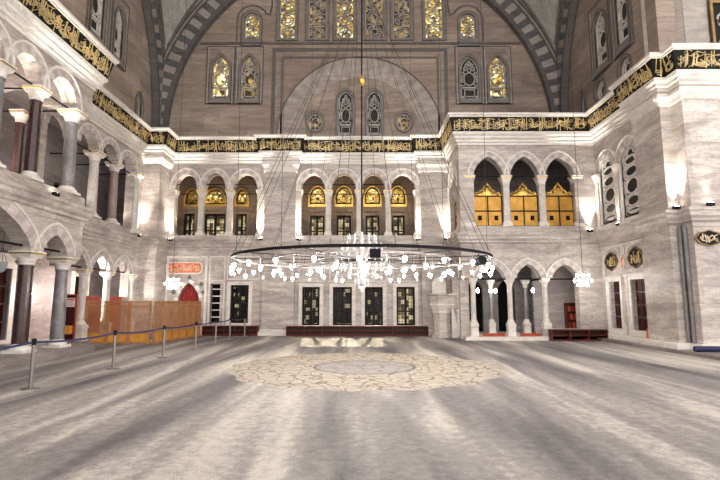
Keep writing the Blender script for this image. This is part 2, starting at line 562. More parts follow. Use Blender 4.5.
AV = [0]
def archivolt(T, o, w, parent, d=0.035, th=0.3):
    mb = MB()
    tp = o['top']
    AV[0] ^= 1
    d += 0.012 * AV[0]
    e = -0.02 - 0.006 * AV[0]
    mb.ring(offset(tp, w), tp, T, d, e, 0, closed=False, alt=1)
    mb.ring(offset(tp, w + 0.07), offset(tp, w), T, d + 0.03, e, 2, closed=False)
    return mb.build('archivolt', [M['vwall2'], M['vwall'], M['trim']], parent)

def tie(parent, a, b, r=0.028):
    mb = MB()
    mb.tube([a, b], r, 6)
    return mb.build('tie_rod', M['iron'], parent)

# ------------------------------------------------------------------ floor and platforms
mb = MB()
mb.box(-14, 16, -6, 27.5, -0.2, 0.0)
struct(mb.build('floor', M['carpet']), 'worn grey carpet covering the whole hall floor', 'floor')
mb = MB()
mb.box(-13.4, -9.0, -5, 16.6, 0.0, 0.28)
mb.box(-13.4, -11.0, 16.6, 25.0, 0.0, 0.16)
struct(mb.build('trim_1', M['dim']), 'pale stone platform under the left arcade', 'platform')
mb = MB()
mb.sweep([(10.55, 22.0), (10.55, 16.2), (10.55, 10.0), (10.55, 6.0)], [(0, 0), (0, 0.11), (-0.06, 0.13), (-6.0, 0.13), (-6.0, 0)])
struct(mb.build('trim_2', M['dim']), 'grey stone step along the foot of the right wall', 'step')
mb = MB()
mb.box(4.7, 11.0, 21.72, 25.2, 0.0, 0.16)
struct(mb.build('trim_3', M['trim']), 'stone platform under the gallery on the right', 'platform')

# ------------------------------------------------------------------ walls
ZU, ZC, ZM = 5.2, 9.3, 4.3            # gallery sill, top of gallery wall, top of lower wall
# --- left, near bay
T = TLw(-9.4)
wall = MB()
lo = [op(6.9, 9.6, 0.28, 3.15, 4.25, POINT, 14), op(10.15, 13.58, 0.28, 3.15, 4.28, POINT, 16), op(14.08, 15.3, 0.28, 3.13, 3.75, POINT), rect(16.08, 16.1, 0.28, 3.14)]
up = [op(8.9, 10.35, ZU, 8.0, 8.68), op(10.65, 11.95, ZU, 8.0, 8.68), op(12.28, 13.45, ZU, 8.0, 8.68), op(13.8, 15.15, ZU, 8.0, 8.74), rect(16.08, 16.1, ZU, 8.0)]
panel(wall, T, -5, 16.1, 0.28, 4.6, lo, 0.5, 0, 3.14)
panel(wall, T, -5, 16.1, 4.6, ZC, up, 0.45, 0, 8.0)
wall.box(-11.1, -9.85, 15.75, 16.1, 8.4, ZC)
wl = struct(wall.build('wall_left', M['wall']), 'grey marble wall with two storeys of arches, nearest on the left', 'wall')
for o in lo[:-1]:
    archivolt(T, o, 0.34, wl)
for o in up[:-1]:
    archivolt(T, o, 0.26, wl)
for a, b in ((10.5, 12.1), (12.1, 13.62), (13.62, 15.35)):
    tie(wl, (-9.6, a, 8.02), (-9.6, b, 8.02))
for y in (12.1, 13.62, 15.35):
    tie(wl, (-9.6, y, 8.02), (-13.2, y, 8.02))
for a, b in ((10.0, 13.8), (13.8, 15.5)):
    tie(wl, (-9.6, a, 3.3), (-9.6, b, 3.3), 0.035)
# --- left, recessed bay
T = TLw(-11.1)
wall = MB()
lo = [op(16.35, 17.75, 0.1, 3.03, 3.66, POINT), op(18.1, 19.42, 0.1, 3.03, 3.66, POINT), op(19.86, 21.28, 0.1, 3.03, 3.66, POINT), op(21.74, 23.05, 0.1, 3.03, 3.62, POINT)]
up = [op(16.4, 17.9, ZU, 8.02, 8.64), op(18.35, 19.66, ZU, 8.02, 8.66), op(20.0, 21.3, ZU, 8.02, 8.64), op(21.68, 22.98, ZU, 8.02, 8.6)]
panel(wall, T, 16.1, 25.2, 0.1, 4.6, lo, 0.4, 0, 3.03)
panel(wall, T, 16.1, 25.2, 4.6, ZC, up, 0.4, 0, 8.02)
wf = struct(wall.build('wall_left_recess', M['wall']), 'pale marble wall with small arches behind the wooden screens', 'wall')
for o in lo:
    archivolt(T, o, 0.24, wf)
for o in up:
    archivolt(T, o, 0.24, wf)
for a, b in ((18.2, 19.82), (19.82, 21.5), (21.5, 23.2)):
    tie(wf, (-11.3, a, 7.98), (-11.3, b, 7.98))
for a, b in ((18.0, 19.64), (19.64, 21.5), (21.5, 23.28)):
    tie(wf, (-11.3, a, 3.1), (-11.3, b, 3.1), 0.035)
for y in (19.82, 21.5, 23.2):
    tie(wf, (-11.3, y, 7.98), (-13.2, y, 7.98))
# --- rear shell of left galleries
wall = MB()
panel(wall, TLw(-13.3), -5, 25.7, 0.0, 4.3, [rect(17.3, 18.3, 0.3, 2.96), rect(22.4, 23.3, 0.2, 2.9)], 0.3)
panel(wall, TLw(-13.3), -5, 25.7, 4.3, 9.6, [rect(18.6, 19.4, 5.0, 7.0), rect(20.4, 21.5, 4.9, 6.9)], 0.3)
wall.box(-13.6, -9.85, -5, 16.1, 4.3, 4.85)
wall.box(-13.6, -11.5, 16.1, 25.2, 4.3, 4.85)
wall.box(-13.6, -9.8, -5, 16.1, 9.3, 9.6)
wall.box(-13.6, -11.4, 16.1, 25.7, 9.3, 9.6)
wall.box(-13.6, -11.1, 25.2, 25.7, 0, 9.6)
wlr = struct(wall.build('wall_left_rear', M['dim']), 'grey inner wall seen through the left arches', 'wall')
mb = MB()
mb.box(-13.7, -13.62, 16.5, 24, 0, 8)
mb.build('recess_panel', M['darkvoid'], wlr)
# inner transverse arches of the upper left gallery
for y in (12.1, 13.62, 15.35):
    T2 = lambda s, d, z, y=y: (s, y - d, z)
    mb = MB()
    o = op(-12.9, -9.95, 8.0, 8.0, 8.9)
    panel(mb, T2, -13.3, -9.8, 8.0, 9.3, [o], 0.28)
    mb.build('cross_arch', M['vwall2'], wlr)

# --- corner pier, back wall left part, centre part
wall = MB()
wall.box(-11.1, -10.2, 23.9, 25.7, 0, ZC)
T = TB(25.2)
lo = [rect(-7.8, -7.3, 0.62, 2.63), rect(-6.75, -5.8, 0.62, 2.58)]
redarch = op(-9.5, -8.36, 0.0, 1.75, 2.7, POINT)
up_l = [op(-9.92, -8.74, ZU, 7.66, 8.56), op(-8.33, -7.2, ZU, 7.66, 8.56), op(-6.8, -5.5, ZU, 7.66, 8.56)]
up_c = [op(-3.16, -1.87, ZU, 7.66, 8.56), op(-1.54, -0.2, ZU, 7.66, 8.56), op(0.1, 1.36, ZU, 7.66, 8.56), op(1.66, 2.98, ZU, 7.66, 8.56)]
lowin = [rect(-3.01, -2.1, 0.5, 2.48), rect(-1.41, -0.42, 0.5, 2.48), rect(0.25, 1.19, 0.5, 2.48), rect(1.9, 2.86, 0.5, 2.48)]
panel(wall, T, -10.2, 4.9, 0, 4.6, [redarch] + lo + lowin, 0.45)
panel(wall, T, -10.2, -4.3, 4.6, ZC, up_l, 0.45, 0, 7.68)
panel(wall, T, -4.3, 4.9, 4.6, ZC, up_c, 0.45, 0, 7.68)
for a, b in ((-5.05, -3.4), (3.2, 4.9)):
    wall.box(a, b, 24.9, 25.2, 0, ZC)
wb = struct(wall.build('wall_back', M['wall']), 'grey marble back wall with the row of four windows', 'wall')
for o in up_l + up_c:
    archivolt(T, o, 0.24, wb)
for z, y in ((8.0, 25.35), (7.66, 26.2)):
    for a, b in ((-9.95, -5.45), (-3.2, 3.02)):
        tie(wb, (a, y, z), (b, y, z), 0.026)
# pilaster capitals and bases, flat panels
for a, b in ((-5.05, -3.4), (3.2, 4.9)):
    mb = MB()
    b2 = min(b, 4.62)
    mb.sweep([(a, 25.2), (a, 24.9), (b2, 24.9), (b2, 25.2)], [(0, 8.55), (0.06, 8.58), (0.08, 8.8), (0.16, 8.95), (0.16, 9.1), (0, 9.12)])
    mb.build('pilaster_capital', M['trim'], wb)
    mb = MB()
    mb.sweep([(a, 25.2), (a, 24.9), (b2, 24.9), (b2, 25.2)], [(0, 0), (0.14, 0), (0.14, 0.18), (0.08, 0.24), (0, 0.32)])
    mb.build('pilaster_base', M['trim'], wb)
mb = MB()
mb.sweep([(-11.1, 23.9), (-10.2, 23.9), (-10.2, 25.2)], [(0, 8.75), (0.06, 8.78), (0.16, 9.0), (0.16, 9.1), (0, 9.12)])
mb.build('pier_capital', M['trim'], wb)
# rear of the upper back gallery
wall = MB()
T = TB(27.0)
gl = [rect(-10.05, -9.42, ZU, 6.7), rect(-8.88, -7.68, ZU, 6.7), rect(-7.08, -6.45, ZU, 6.7)]
gc = [rect(-2.86, -2.03, ZU, 6.6), rect(-1.33, -0.51, ZU, 6.6), rect(0.33, 1.1, ZU, 6.6), rect(1.82, 2.55, ZU, 6.6)]
panel(wall, T, -11.2, 4.9, 4.8, 7.0, gl + gc, 0.3)
bl = [op(-10.0, -9.3, 7.25, 7.5, 8.1), op(-8.98, -7.72, 7.25, 7.4, 8.1), op(-7.1, -6.45, 7.25, 7.5, 8.1)]
bc = [op(-2.88, -2.0, 7.25, 7.6, 8.25), op(-1.38, -0.48, 7.25, 7.6, 8.25), op(0.28, 1.15, 7.25, 7.6, 8.25), op(1.75, 2.6, 7.25, 7.6, 8.25)]
panel(wall, T, -11.2, 4.9, 7.0, 9.4, bl + bc, 0.3)
wall.box(-11.2, 4.9, 25.65, 27.0, 4.6, 4.9)
wall.box(-11.2, 4.9, 25.2, 27.3, 9.3, 9.5)
wall.box(-11.2, -10.2, 25.7, 27.0, 4.6, 9.5)
wall.box(-5.3, -3.3, 25.65, 27.0, 4.6, 9.5)
wall.box(3.1, 4.9, 25.65, 27.0, 4.6, 9.5)
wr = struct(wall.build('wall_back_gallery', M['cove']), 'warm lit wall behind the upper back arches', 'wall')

# --- right gallery block
T = TB(22.0)
wall = MB()
lo = [rect(5.0, 5.02, 0.0, 2.8), op(5.46, 6.64, 0.0, 2.78, 3.42, POINT), op(7.15, 8.26, 0.0, 2.78, 3.42, POINT), op(8.78, 9.98, 0.5, 2.78, 3.42, POINT)]
up = [op(5.34, 6.72, ZU, 7.6, 8.5, POINT2, 14), op(7.05, 8.39, ZU, 7.6, 8.5, POINT2, 14), op(8.72, 10.06, ZU, 7.6, 8.5, POINT2, 14)]
panel(wall, T, 5.0, 11.05, 0, 4.6, lo, 0.45, 0, 2.8)
wall.box(4.66, 5.0, 22.0, 22.45, 2.8, 4.6)
panel(wall, T, 4.66, 11.05, 4.6, ZC, up, 0.45, 0, 7.62)
wg = struct(wall.build('wall_gallery', M['wall']), 'marble gallery front on the right with gilded screens in its arches', 'wall')
for o in lo[1:] + up:
    archivolt(T, o, 0.24, wg)
tie(wg, (5.3, 22.2, 7.6), (10.1, 22.2, 7.6), 0.03)
tie(wg, (5.3, 22.2, 2.75), (10.1, 22.2, 2.75), 0.035)
for x in (5.22, 6.89, 8.51):
    tie(wg, (x, 22.2, 2.75), (x, 25.1, 2.75), 0.035)
T = lambda s, d, z: (4.66 - d, s, z)
wall = MB()
lo2 = [op(22.75, 24.35, 0.0, 2.78, 3.42, POINT)]
up2 = [op(22.7, 24.4, ZU, 7.15, 8.48, POINT)]
panel(wall, T, 22.45, 25.2, 0, 4.6, lo2, 0.4)
panel(wall, T, 22.45, 25.2, 4.6, ZC, up2, 0.4)
ws = struct(wall.build('wall_gallery_side', M['wall']), 'narrow side of the gallery block beside the pulpit', 'wall')
for o in lo2 + up2:
    archivolt(T, o, 0.24, ws)
wall = MB()
panel(wall, TB(25.6), 4.9, 11.4, 0, 4.4, [op(5.6, 6.5, 0.16, 2.3, 2.9, POINT), op(7.3, 8.2, 0.16, 2.3, 2.9, POINT)], 0.3)
panel(wall, TB(25.6), 4.9, 11.4, 4.3, 9.4, [], 0.3)
wall.box(5.06, 11.05, 22.45, 25.6, 4.3, 4.85)
wall.box(4.66, 11.4, 22.0, 25.9, 9.3, 9.5)
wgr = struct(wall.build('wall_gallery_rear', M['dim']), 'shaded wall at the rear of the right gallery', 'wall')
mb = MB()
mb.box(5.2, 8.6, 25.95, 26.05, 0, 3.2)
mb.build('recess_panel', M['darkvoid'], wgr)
mb = MB()
panel(mb, TB(24.3), 8.72, 11.05, 0.16, 4.3, [], 0.2)
mb.build('partition', M['vwall'], wgr)

# --- right wall with doors
T = TRw(11.05)
wall = MB()
dr = [rect(18.55, 19.6, 0.58, 2.6), rect(20.43, 21.28, 0.58, 2.58)]
wn = [op(18.55, 19.72, 5.15, 7.5, 8.15), op(20.32, 21.5, 5.15, 7.5, 8.15)]
panel(wall, T, 18.1, 22.0, 0, 4.6, dr, 0.5)
panel(wall, T, 18.1, 22.0, 4.6, ZC, wn, 0.5)
panel(wall, TRw(11.55), 22.0, 25.9, 0, 9.5, [], 0.1)
wall.box(10.8, 11.55, 16.9, 18.28, 0, ZC)
wrt = struct(wall.build('wall_right', M['wall']), 'grey marble wall on the right with two dark red doors', 'wall')
for o in wn:
    archivolt(T, o, 0.3, wrt, d=0.06)
# --- right pier
wall = MB()
wall.box(10.8, 11.6, 16.55, 16.9, 0, ZC)
wall.box(11.2, 17, 15.95, 16.55, 0, ZC)
wp = struct(wall.build('wall_pier', M['wall']), 'big marble pier at the right edge with a painted medallion', 'wall')
mb = MB()
for k in range(2):
    mb.lathe([(0.06, 0.32), (0.075, 4.3)], ((11.09, 11.15)[k], (16.48, 16.3)[k], 0), 12)
mb.build('corner_shaft', M['colgrey'], wp, True)
mb = MB()
mb.sweep([(10.8, 18.28), (10.8, 16.55), (11.2, 16.55), (11.2, 15.95), (17, 15.95)], [(0, 8.7), (0.05, 8.72), (0.08, 8.85), (0.16, 8.98), (0.16, 9.1), (0, 9.12)])
mb.build('pier_capital', M['trim'], wp)

# --- added dark box behind the back windows, blocks the world light
wall = MB()
wall.box(-11.5, 11.5, 34.0, 34.3, 0, 9.5)
wall.box(-11.8, -11.5, 25.7, 34.3, 0, 9.5)
wall.box(11.5, 11.8, 25.9, 34.3, 0, 9.5)
wall.box(-11.8, 11.8, 27.3, 34.3, 9.5, 9.7)
wall.box(-11.8, 11.8, 27.5, 34.3, -0.2, 0.0)
struct(wall.build('wall_blackout_box', M['darkvoid']), 'added dark box outside the back windows, keeping out world light', 'wall')

# ------------------------------------------------------------------ trims carried round the hall
CP = [(-9.4, -5), (-9.4, 16.1), (-11.1, 16.1), (-11.1, 23.9), (-10.2, 23.9), (-10.2, 25.2), (-5.05, 25.2), (-5.05, 24.9), (-3.4, 24.9), (-3.4, 25.2),
      (3.2, 25.2), (3.2, 24.9), (4.66, 24.9), (4.66, 22.0), (11.05, 22.0), (11.05, 18.28), (10.8, 18.28), (10.8, 16.55), (11.2, 16.55), (11.2, 15.95), (17, 15.95)]
mb = MB()
mb.sweep(CP, [(-0.1, 9.07), (0.05, 9.07), (0.06, 9.17), (0.13, 9.2), (0.13, 9.3), (0.22, 9.37), (0.22, 9.45), (0.31, 9.53), (0.33, 9.64), (-0.1, 9.64)])
struct(mb.build('trim_4', M['trim']), 'white stepped moulding under the gilded inscription band', 'moulding')
mb = MB()
mb.sweep(CP, [(-0.1, 9.645), (0.3, 9.645), (0.34, 9.82), (0.44, 10.29), (-0.1, 10.29)])
fr = struct(mb.build('trim_5', M['frieze']), 'dark band round the hall with gilded calligraphy', 'frieze')
mb = MB()
mb.sweep(CP, [(-0.1, 10.29), (0.5, 10.29), (0.5, 10.34), (0.56, 10.39), (0.56, 10.47), (0.5, 10.49), (-0.1, 10.49)])
struct(mb.build('trim_6', M['trim']), 'white crown moulding on top of the inscription band', 'moulding')
mb = MB()
mb.box(-11.6, -9.3, -5, 16.2, 10.32, 10.47)
mb.box(-11.6, -11.0, 16.2, 25.7, 10.32, 10.47)
mb.box(-11.1, 4.7, 25.1, 25.9, 10.32, 10.47)
mb.box(-11.1, -10.1, 23.8, 25.1, 10.32, 10.47)
mb.box(4.6, 11.6, 21.9, 25.9, 10.32, 10.47)
mb.box(11.0, 17, 16.0, 21.9, 10.32, 10.47)
mb.box(-5.1, -3.3, 24.85, 25.2, 10.32, 10.47)
mb.box(3.1, 4.7, 24.85, 25.2, 10.32, 10.47)
struct(mb.build('trim_7', M['uptrim']), 'stone ledge on top of the inscription band', 'ledge')
BP = [p for p in CP]
mb = MB()
mb.sweep(BP, [(-0.05, 4.22), (0.03, 4.22), (0.04, 4.36), (0.10, 4.42), (0.10, 4.5), (0.17, 4.58), (0.19, 4.7), (0.24, 4.76), (0.24, 4.86), (-0.05, 4.87)])
struct(mb.build('trim_8', M['wall']), 'stepped belt moulding between the lower and upper arches', 'moulding')
mb = MB()
mb.sweep([(-10.2, 25.2), (-9.55, 25.2)], [(0, 0), (0.1, 0), (0.1, 0.22), (0.05, 0.3), (0, 0.3)])
mb.sweep([(-8.3, 25.2), (-5.05, 25.2)], [(0, 0), (0.1, 0), (0.1, 0.22), (0.05, 0.3), (0, 0.3)])
mb.sweep([(-3.4, 25.2), (3.2, 25.2)], [(0, 0), (0.1, 0), (0.1, 0.22), (0.05, 0.3), (0, 0.3)])
struct(mb.build('baseboard_back', M['trim']), 'stone plinth along the back wall', 'plinth')
mb = MB()
mb.sweep([(10.02, 22.0), (11.05, 22.0), (11.05, 18.28), (10.8, 18.28), (10.8, 16.55), (11.2, 16.55), (11.2, 15.95), (17, 15.95)], [(0, 0.1), (0.2, 0.1), (0.2, 0.3), (0.18, 0.33), (0, 0.335)])
struct(mb.build('baseboard_right', M['trim']), 'stone plinth along the right wall', 'plinth')

# ------------------------------------------------------------------ calligraphy
def strokes(mb, P, s0, s1, z0, z1, per_m, rng, w):
    """flowing pen strokes in a band; P(s, z, lift) gives the point on the band"""
    H = z1 - z0
    def stroke(pts, w0, w1):
        n = len(pts)
        for i in range(n - 1):
            a, b = pts[i], pts[i + 1]
            dx, dz = b[0] - a[0], b[1] - a[1]
            l = sqrt(dx * dx + dz * dz) or 1e-6
            wa = w0 + (w1 - w0) * i / (n - 1)
            nx, nz = -dz / l * wa / 2, dx / l * wa / 2
            ex, ez = dx / l * wa * 0.2, dz / l * wa * 0.2
            q = [(a[0] + nx - ex, a[1] + nz - ez), (b[0] + nx + ex, b[1] + nz + ez), (b[0] - nx + ex, b[1] - nz + ez), (a[0] - nx - ex, a[1] - nz - ez)]
            q = [(min(s1, max(s0, s)), min(z1, max(z0, z))) for s, z in q]
            mb.hexa([P(s, z, 0.0) for s, z in q] + [P(s, z, 0.02) for s, z in q])
    n = int((s1 - s0) * per_m)
    for k in range(n):
        s = s0 + (s1 - s0) * (k + rng.random()) / max(1, n)
        t = rng.random()
        if t < 0.3:                                                   # tall stem
            h = rng.uniform(0.5, 0.95) * H
            zb = z0 + rng.uniform(0.0, 0.25) * H
            le = rng.uniform(-0.05, 0.02)
            stroke([(s, zb), (s + le * 0.4, zb + h * 0.5), (s + le, zb + h), (s + le - 0.03, zb + h * 0.93)], w, w * 0.7)
        elif t < 0.6:                                                 # open bowl
            r = rng.uniform(0.10, 0.22) * min(1, H / 0.5)
            zc = z0 + rng.uniform(0.3, 0.75) * H
            a0 = rng.uniform(2.6, 3.6)
            stroke([(s + r * cos(a0 + u * 0.52), zc + r * 0.8 * sin(a0 + u * 0.52)) for u in range(7)], w * 0.6, w)
        elif t < 0.75:                                                # closed loop
            r = rng.uniform(0.05, 0.09) * min(1, H / 0.5)
            zc = z0 + rng.uniform(0.2, 0.8) * H
            stroke([(s + r * cos(u * 1.05), zc + r * sin(u * 1.05)) for u in range(7)], w * 0.7, w * 0.7)
        elif t < 0.92:                                                # long sweeping baseline
            l = rng.uniform(0.25, 0.55) * min(1, H / 0.5)
            zc = z0 + rng.uniform(0.1, 0.85) * H
            k2 = rng.uniform(-0.09, 0.12)
            stroke([(s + l * u / 6, zc + k2 * sin(pi * u / 6) + 0.06 * u / 6) for u in range(7)], w * 0.5, w)
        else:                                                         # lozenge dot
            zc = z0 + rng.uniform(0.15, 0.9) * H
            stroke([(s, zc), (s + w, zc + w * 0.6)], w, w)
rng = random.Random(3)
mb = MB()
for i in range(len(CP) - 1):
    (x0, y0), (x1, y1) = CP[i], CP[i + 1]
    if i == 0:
        y0 = 5.0
    if i == len(CP) - 2:
        x1 = 14.0
    l = sqrt((x1 - x0) ** 2 + (y1 - y0) ** 2)
    ux, uy = (x1 - x0) / l, (y1 - y0) / l
    nx, ny = uy, -ux
    # stretch or trim at inner and outer corners
    def turn(a, b, c):
        return (b[0] - a[0]) * (c[1] - b[1]) - (b[1] - a[1]) * (c[0] - b[0])
    e0 = e1 = 0
    if i > 0:
        e0 = -0.3 if turn(CP[i - 1], CP[i], CP[i + 1]) > 0 else 0.4
    if i < len(CP) - 2:
        e1 = -0.3 if turn(CP[i], CP[i + 1], CP[i + 2]) > 0 else 0.4
    a, b = -(-e0 if e0 < 0 else -e0) if False else e0, l - e1
    def P(s, z, lift, x0=x0, y0=y0, ux=ux, uy=uy, nx=nx, ny=ny):
        d = 0.34 + (z - 9.82) / 0.47 * 0.10 if z > 9.82 else 0.30 + (z - 9.645) / 0.175 * 0.04
        d += lift
        return (x0 + ux * s + nx * d, y0 + uy * s + ny * d, z)
    if b - a > 0.25:
        strokes(mb, P, a + 0.03, b - 0.03, 9.665, 10.275, 29, rng, 0.024)
mb.build('calligraphy', M['goldleaf'], fr)

# ------------------------------------------------------------------ upper walls, arches, pendentives, dome
ZK, RA, YC, HB = 10.9, 10.5, 14.2, 10.85
T = TB(25.4)
wall = MB()
tall = [(-4.57, -3.66), (-2.92, -1.9), (-1.36, -0.34), (0.29, 1.35), (1.87, 2.88), (3.68, 4.72)]
pairw = [(-8.27, -7.3), (-6.65, -5.7), (5.62, 6.62), (7.2, 8.17)]
b_low = [op(-1.19, -0.4, 10.7, 12.9, 13.36, POINT), op(0.4, 1.19, 10.7, 12.9, 13.36, POINT), disc(-2.47, 11.55, 0.4, 0.5), disc(2.43, 11.55, 0.4, 0.5)]
b_mid = [op(a, b, 12.9, 14.6, 15.4, POINT) for a, b in pairw]
b_top = [rect(a, b, 16.47, 21.0) for a, b in tall] + [op(-6.55, -5.68, 16.42, 17.5, 18.0), op(5.68, 6.55, 16.42, 17.5, 17.95)]
panel(wall, T, -11.2, 11.2, 10.3, 13.4, [o for o in b_low], 0.3)
# the band 12.98..13.4 belongs to the paired windows, so cut them as their own band beside the middle
wall = MB()
mid = [o for o in b_low]
panel(wall, T, -5.3, 5.3, 10.3, 16.0, mid, 0.3)
panel(wall, T, -11.2, -5.3, 10.3, 16.0, [o for o in b_mid if o['s0'] < 0], 0.3)
panel(wall, T, 5.3, 11.2, 10.3, 16.0, [o for o in b_mid if o['s0'] > 0], 0.3)
panel(wall, T, -11.2, 11.2, 16.0, 22.0, b_top, 0.3)
wub = struct(wall.build('wall_upper_back', M['upper']), 'brown stone wall under the great arch with golden windows', 'wall')
# moulded panel with blind arch
mb = MB()
box_o = [(-4.9, 10.62), (-4.9, 15.85), (4.9, 15.85), (4.9, 10.62)]
box_i = [(-4.72, 10.62), (-4.72, 15.67), (4.72, 15.67), (4.72, 10.62)]
mb.ring(box_o, box_i, T, 0.05, -0.02, 0, closed=False)
box_o = [(-4.4, 10.62), (-4.4, 15.35), (4.4, 15.35), (4.4, 10.62)]
box_i = [(-4.3, 10.62), (-4.3, 15.25), (4.3, 15.25), (4.3, 10.62)]
mb.ring(box_o, box_i, T, 0.03, -0.02, 0, closed=False)
mb.build('panel_moulding', M['uptrim'], wub)
mb = MB()
def circ(r, n, cz=10.6, a0=0.0, a1=pi, sq=1.0):
    return [(-r * cos(a0 + (a1 - a0) * i / n), cz + r * sq * sin(a0 + (a1 - a0) * i / n)) for i in range(n + 1)]
mb.ring(circ(4.55, 40, sq=1.03), circ(3.35, 40, sq=1.04), T, 0.03, -0.02, 0, closed=False, alt=1)
mb.ring(circ(4.62, 40, sq=1.03), circ(4.55, 40, sq=1.03), T, 0.06, -0.02, 2, closed=False)
mb.build('blind_arch', [M['upvous'], M['upvous2'], M['uptrim']], wub)
mb = MB()
mb.box(-9.0, 9.0, 25.33, 25.42, 16.08, 16.2)
for sg in (-1, 1):
    h = [(sg * 6.95, 16.3), (sg * 6.95, 17.6)] + [(sg * (6.1 + 0.85 * cos(a)), 17.6 + 0.85 * sin(a)) for a in (0.4, 0.8, 1.2, 1.57, 2.0, 2.4, 2.7)] + [(sg * 5.1, 17.85), (sg * 5.0, 18.4), (sg * 5.0, 21)]
    mb.tube([T(s, 0.0, z) for s, z in h], 0.05, 6)
mb.build('hood_moulding', M['uptrim'], wub)

for nm, sg, lab in (('wall_upper_left', -1, 'brown stone wall above the cornice on the left'), ('wall_upper_right', 1, 'brown stone wall above the cornice on the right')):
    T2 = TLw(-11.2) if sg < 0 else TRw(11.2)
    wall = MB()
    if sg < 0:
        o1 = [op(18.62, 19.55, 12.95, 15.3, 15.9, POINT), op(20.5, 21.25, 12.9, 14.7, 15.3, POINT), op(22.95, 23.5, 10.5, 11.75, 12.2, POINT)]
        panel(wall, T2, 3.3, 25.4, 10.3, 22.0, o1, 0.3)
    else:
        o1 = [op(18.7, 19.6, 12.65, 15.0, 15.6, POINT), op(20.45, 21.5, 12.6, 14.6, 15.2, POINT)]
        panel(wall, T2, 17.6, 20.05, 10.3, 12.3, [disc(19.18, 11.5, 0.42, 0.45)], 0.3)
        panel(wall, T2, 20.05, 25.4, 10.3, 12.3, [disc(21.3, 11.5, 0.42, 0.45), op(22.75, 23.3, 10.5, 11.75, 12.2, POINT)], 0.3)
        panel(wall, T2, 17.6, 25.4, 12.3, 22.0, o1, 0.3)
        wall.box(11.2, 11.9, 16.9, 17.6, 10.3, 22)
        wall.poly([(11.2, 17.6, 10.5), (12.2, 16.9, 10.5), (12.2, 16.9, 22), (11.2, 17.6, 22)])
        wall.box(12.2, 17.5, 16.9, 17.3, 10.3, 22)
    ow = struct(wall.build(nm, M['upper']), lab, 'wall')
    if sg > 0:
        mb = MB()
        mb.box(11.25, 11.27, 17.62, 18.0, 10.6, 20)
        mb.hexa([(11.1, 17.62, 10.6), (12.15, 16.82, 10.6), (12.2, 16.95, 10.6), (11.2, 17.7, 10.6), (11.1, 17.62, 21), (12.15, 16.82, 21), (12.2, 16.95, 21), (11.2, 17.7, 21)])
        mb.box(12.15, 13.05, 16.8, 16.95, 10.6, 21)
        mb.build('pier_facing', M['uplight'], ow)

def ring_arch(T, clip_lo, clip_hi, parent_label, name, a_lo=0.0, a_hi=pi):
    """great striped arch; the band is cut off at the corner lines"""
    mb = MB()
    n = 92
    def ro(a, r):
        c = cos(a)
        lim = (clip_hi if c > 0 else -clip_lo)
        return min(r, lim / abs(c)) if abs(c) > 1e-4 else r
    bands = [(10.5, 10.72, 0, 0.04), (10.72, 11.42, 1, 0.0), (11.42, 11.52, 0, 0.05), (11.52, 11.62, 2, 0.02), (11.62, 11.72, 0, 0.06)]
    for i in range(n):
        a, b = a_lo + (a_hi - a_lo) * i / n, a_lo + (a_hi - a_lo) * (i + 1) / n
        for r0, r1, mi, d in bands:
            p = []
            for an, r in ((a, r0), (b, r0), (b, r1), (a, r1)):
                rr = max(r0, ro(an, r)) if r == r1 else r
                p.append((rr * cos(an), rr * sin(an)))
            if abs(p[2][0] - p[1][0]) + abs(p[2][1] - p[1][1]) < 0.01 and abs(p[3][0] - p[0][0]) + abs(p[3][1] - p[0][1]) < 0.01:
                continue
            m = mi
            if mi == 1:
                m = 1 if i % 2 else 2
            mb.hexa([T(s, d, ZK + z) for s, z in p] + [T(s, -0.3, ZK + z) for s, z in p], m)
    # stilts down to the ledge
    for sg in (-1, 1):
        lim = clip_hi if sg > 0 else -clip_lo
        for k in range(1):
            a, b = sorted((sg * 10.5, sg * lim))
            mb.hexa([T(a, 0, 10.5), T(b, 0, 10.5), T(b, -0.3, 10.5), T(a, -0.3, 10.5), T(a, 0, ZK), T(b, 0, ZK), T(b, -0.3, ZK), T(a, -0.3, ZK)], 1)
    return struct(mb.build(name, [M['uptrim'], M['vdark'], M['uplight']]), parent_label, 'arch')
ring_arch(TB(25.05), -HB, HB, 'great striped arch over the back wall', 'arch_back')
ring_arch(lambda s, d, z: (-HB + d, YC + s, z), -10.85, 10.85, 'great striped arch over the left wall', 'arch_left')
ring_arch(lambda s, d, z: (HB - d, YC + s, z), -10.85, 10.85, 'great striped arch over the right wall', 'arch_right', 0.0, pi)
# pendentives and dome
RP = sqrt(11.7 ** 2 + 10.85 ** 2)
z0, z1 = ZK + sqrt(RP * RP - 2 * HB * HB) + 0.02, ZK + sqrt(RP * RP - HB * HB)
for nm, sx, sy, lab in (('ceiling_pendentive_left', -1, 1, 'grey painted pendentive in the back left corner'), ('ceiling_pendentive_right', 1, 1, 'grey painted pendentive in the back right corner')):
    mb = MB()
    nz, na = 16, 12
    rows = []
    for i in range(nz + 1):
        z = z0 + (z1 - z0) * i / nz
        rho = sqrt(RP * RP - (z - ZK) ** 2)
        a0 = math.acos(min(1, HB / rho))
        a1 = math.asin(min(1, HB / rho))
        rows.append([(sx * rho * cos(a0 + (a1 - a0) * k / na), YC + sy * rho * sin(a0 + (a1 - a0) * k / na), z) for k in range(na + 1)])
    for i in range(nz):
        for k in range(na):
            mb.poly([rows[i][k], rows[i][k + 1], rows[i + 1][k + 1], rows[i + 1][k]])
    o = mb.build(nm, M['pend'], None, True)
    struct(o, lab, 'pendentive')
    # thin painted rib borders following the pendentive edges
    mb = MB()
    for k, kk in ((1, 0), (na - 1, na)):
        mb.tube([Vector(r[k]) * 0.995 + Vector((0, YC * 0.005, r[k][2] * 0.005)) for r in rows[1:]], 0.07, 6)
    mb.build('pendentive_border', M['uptrim'], o, True)
mb = MB()
prev = None
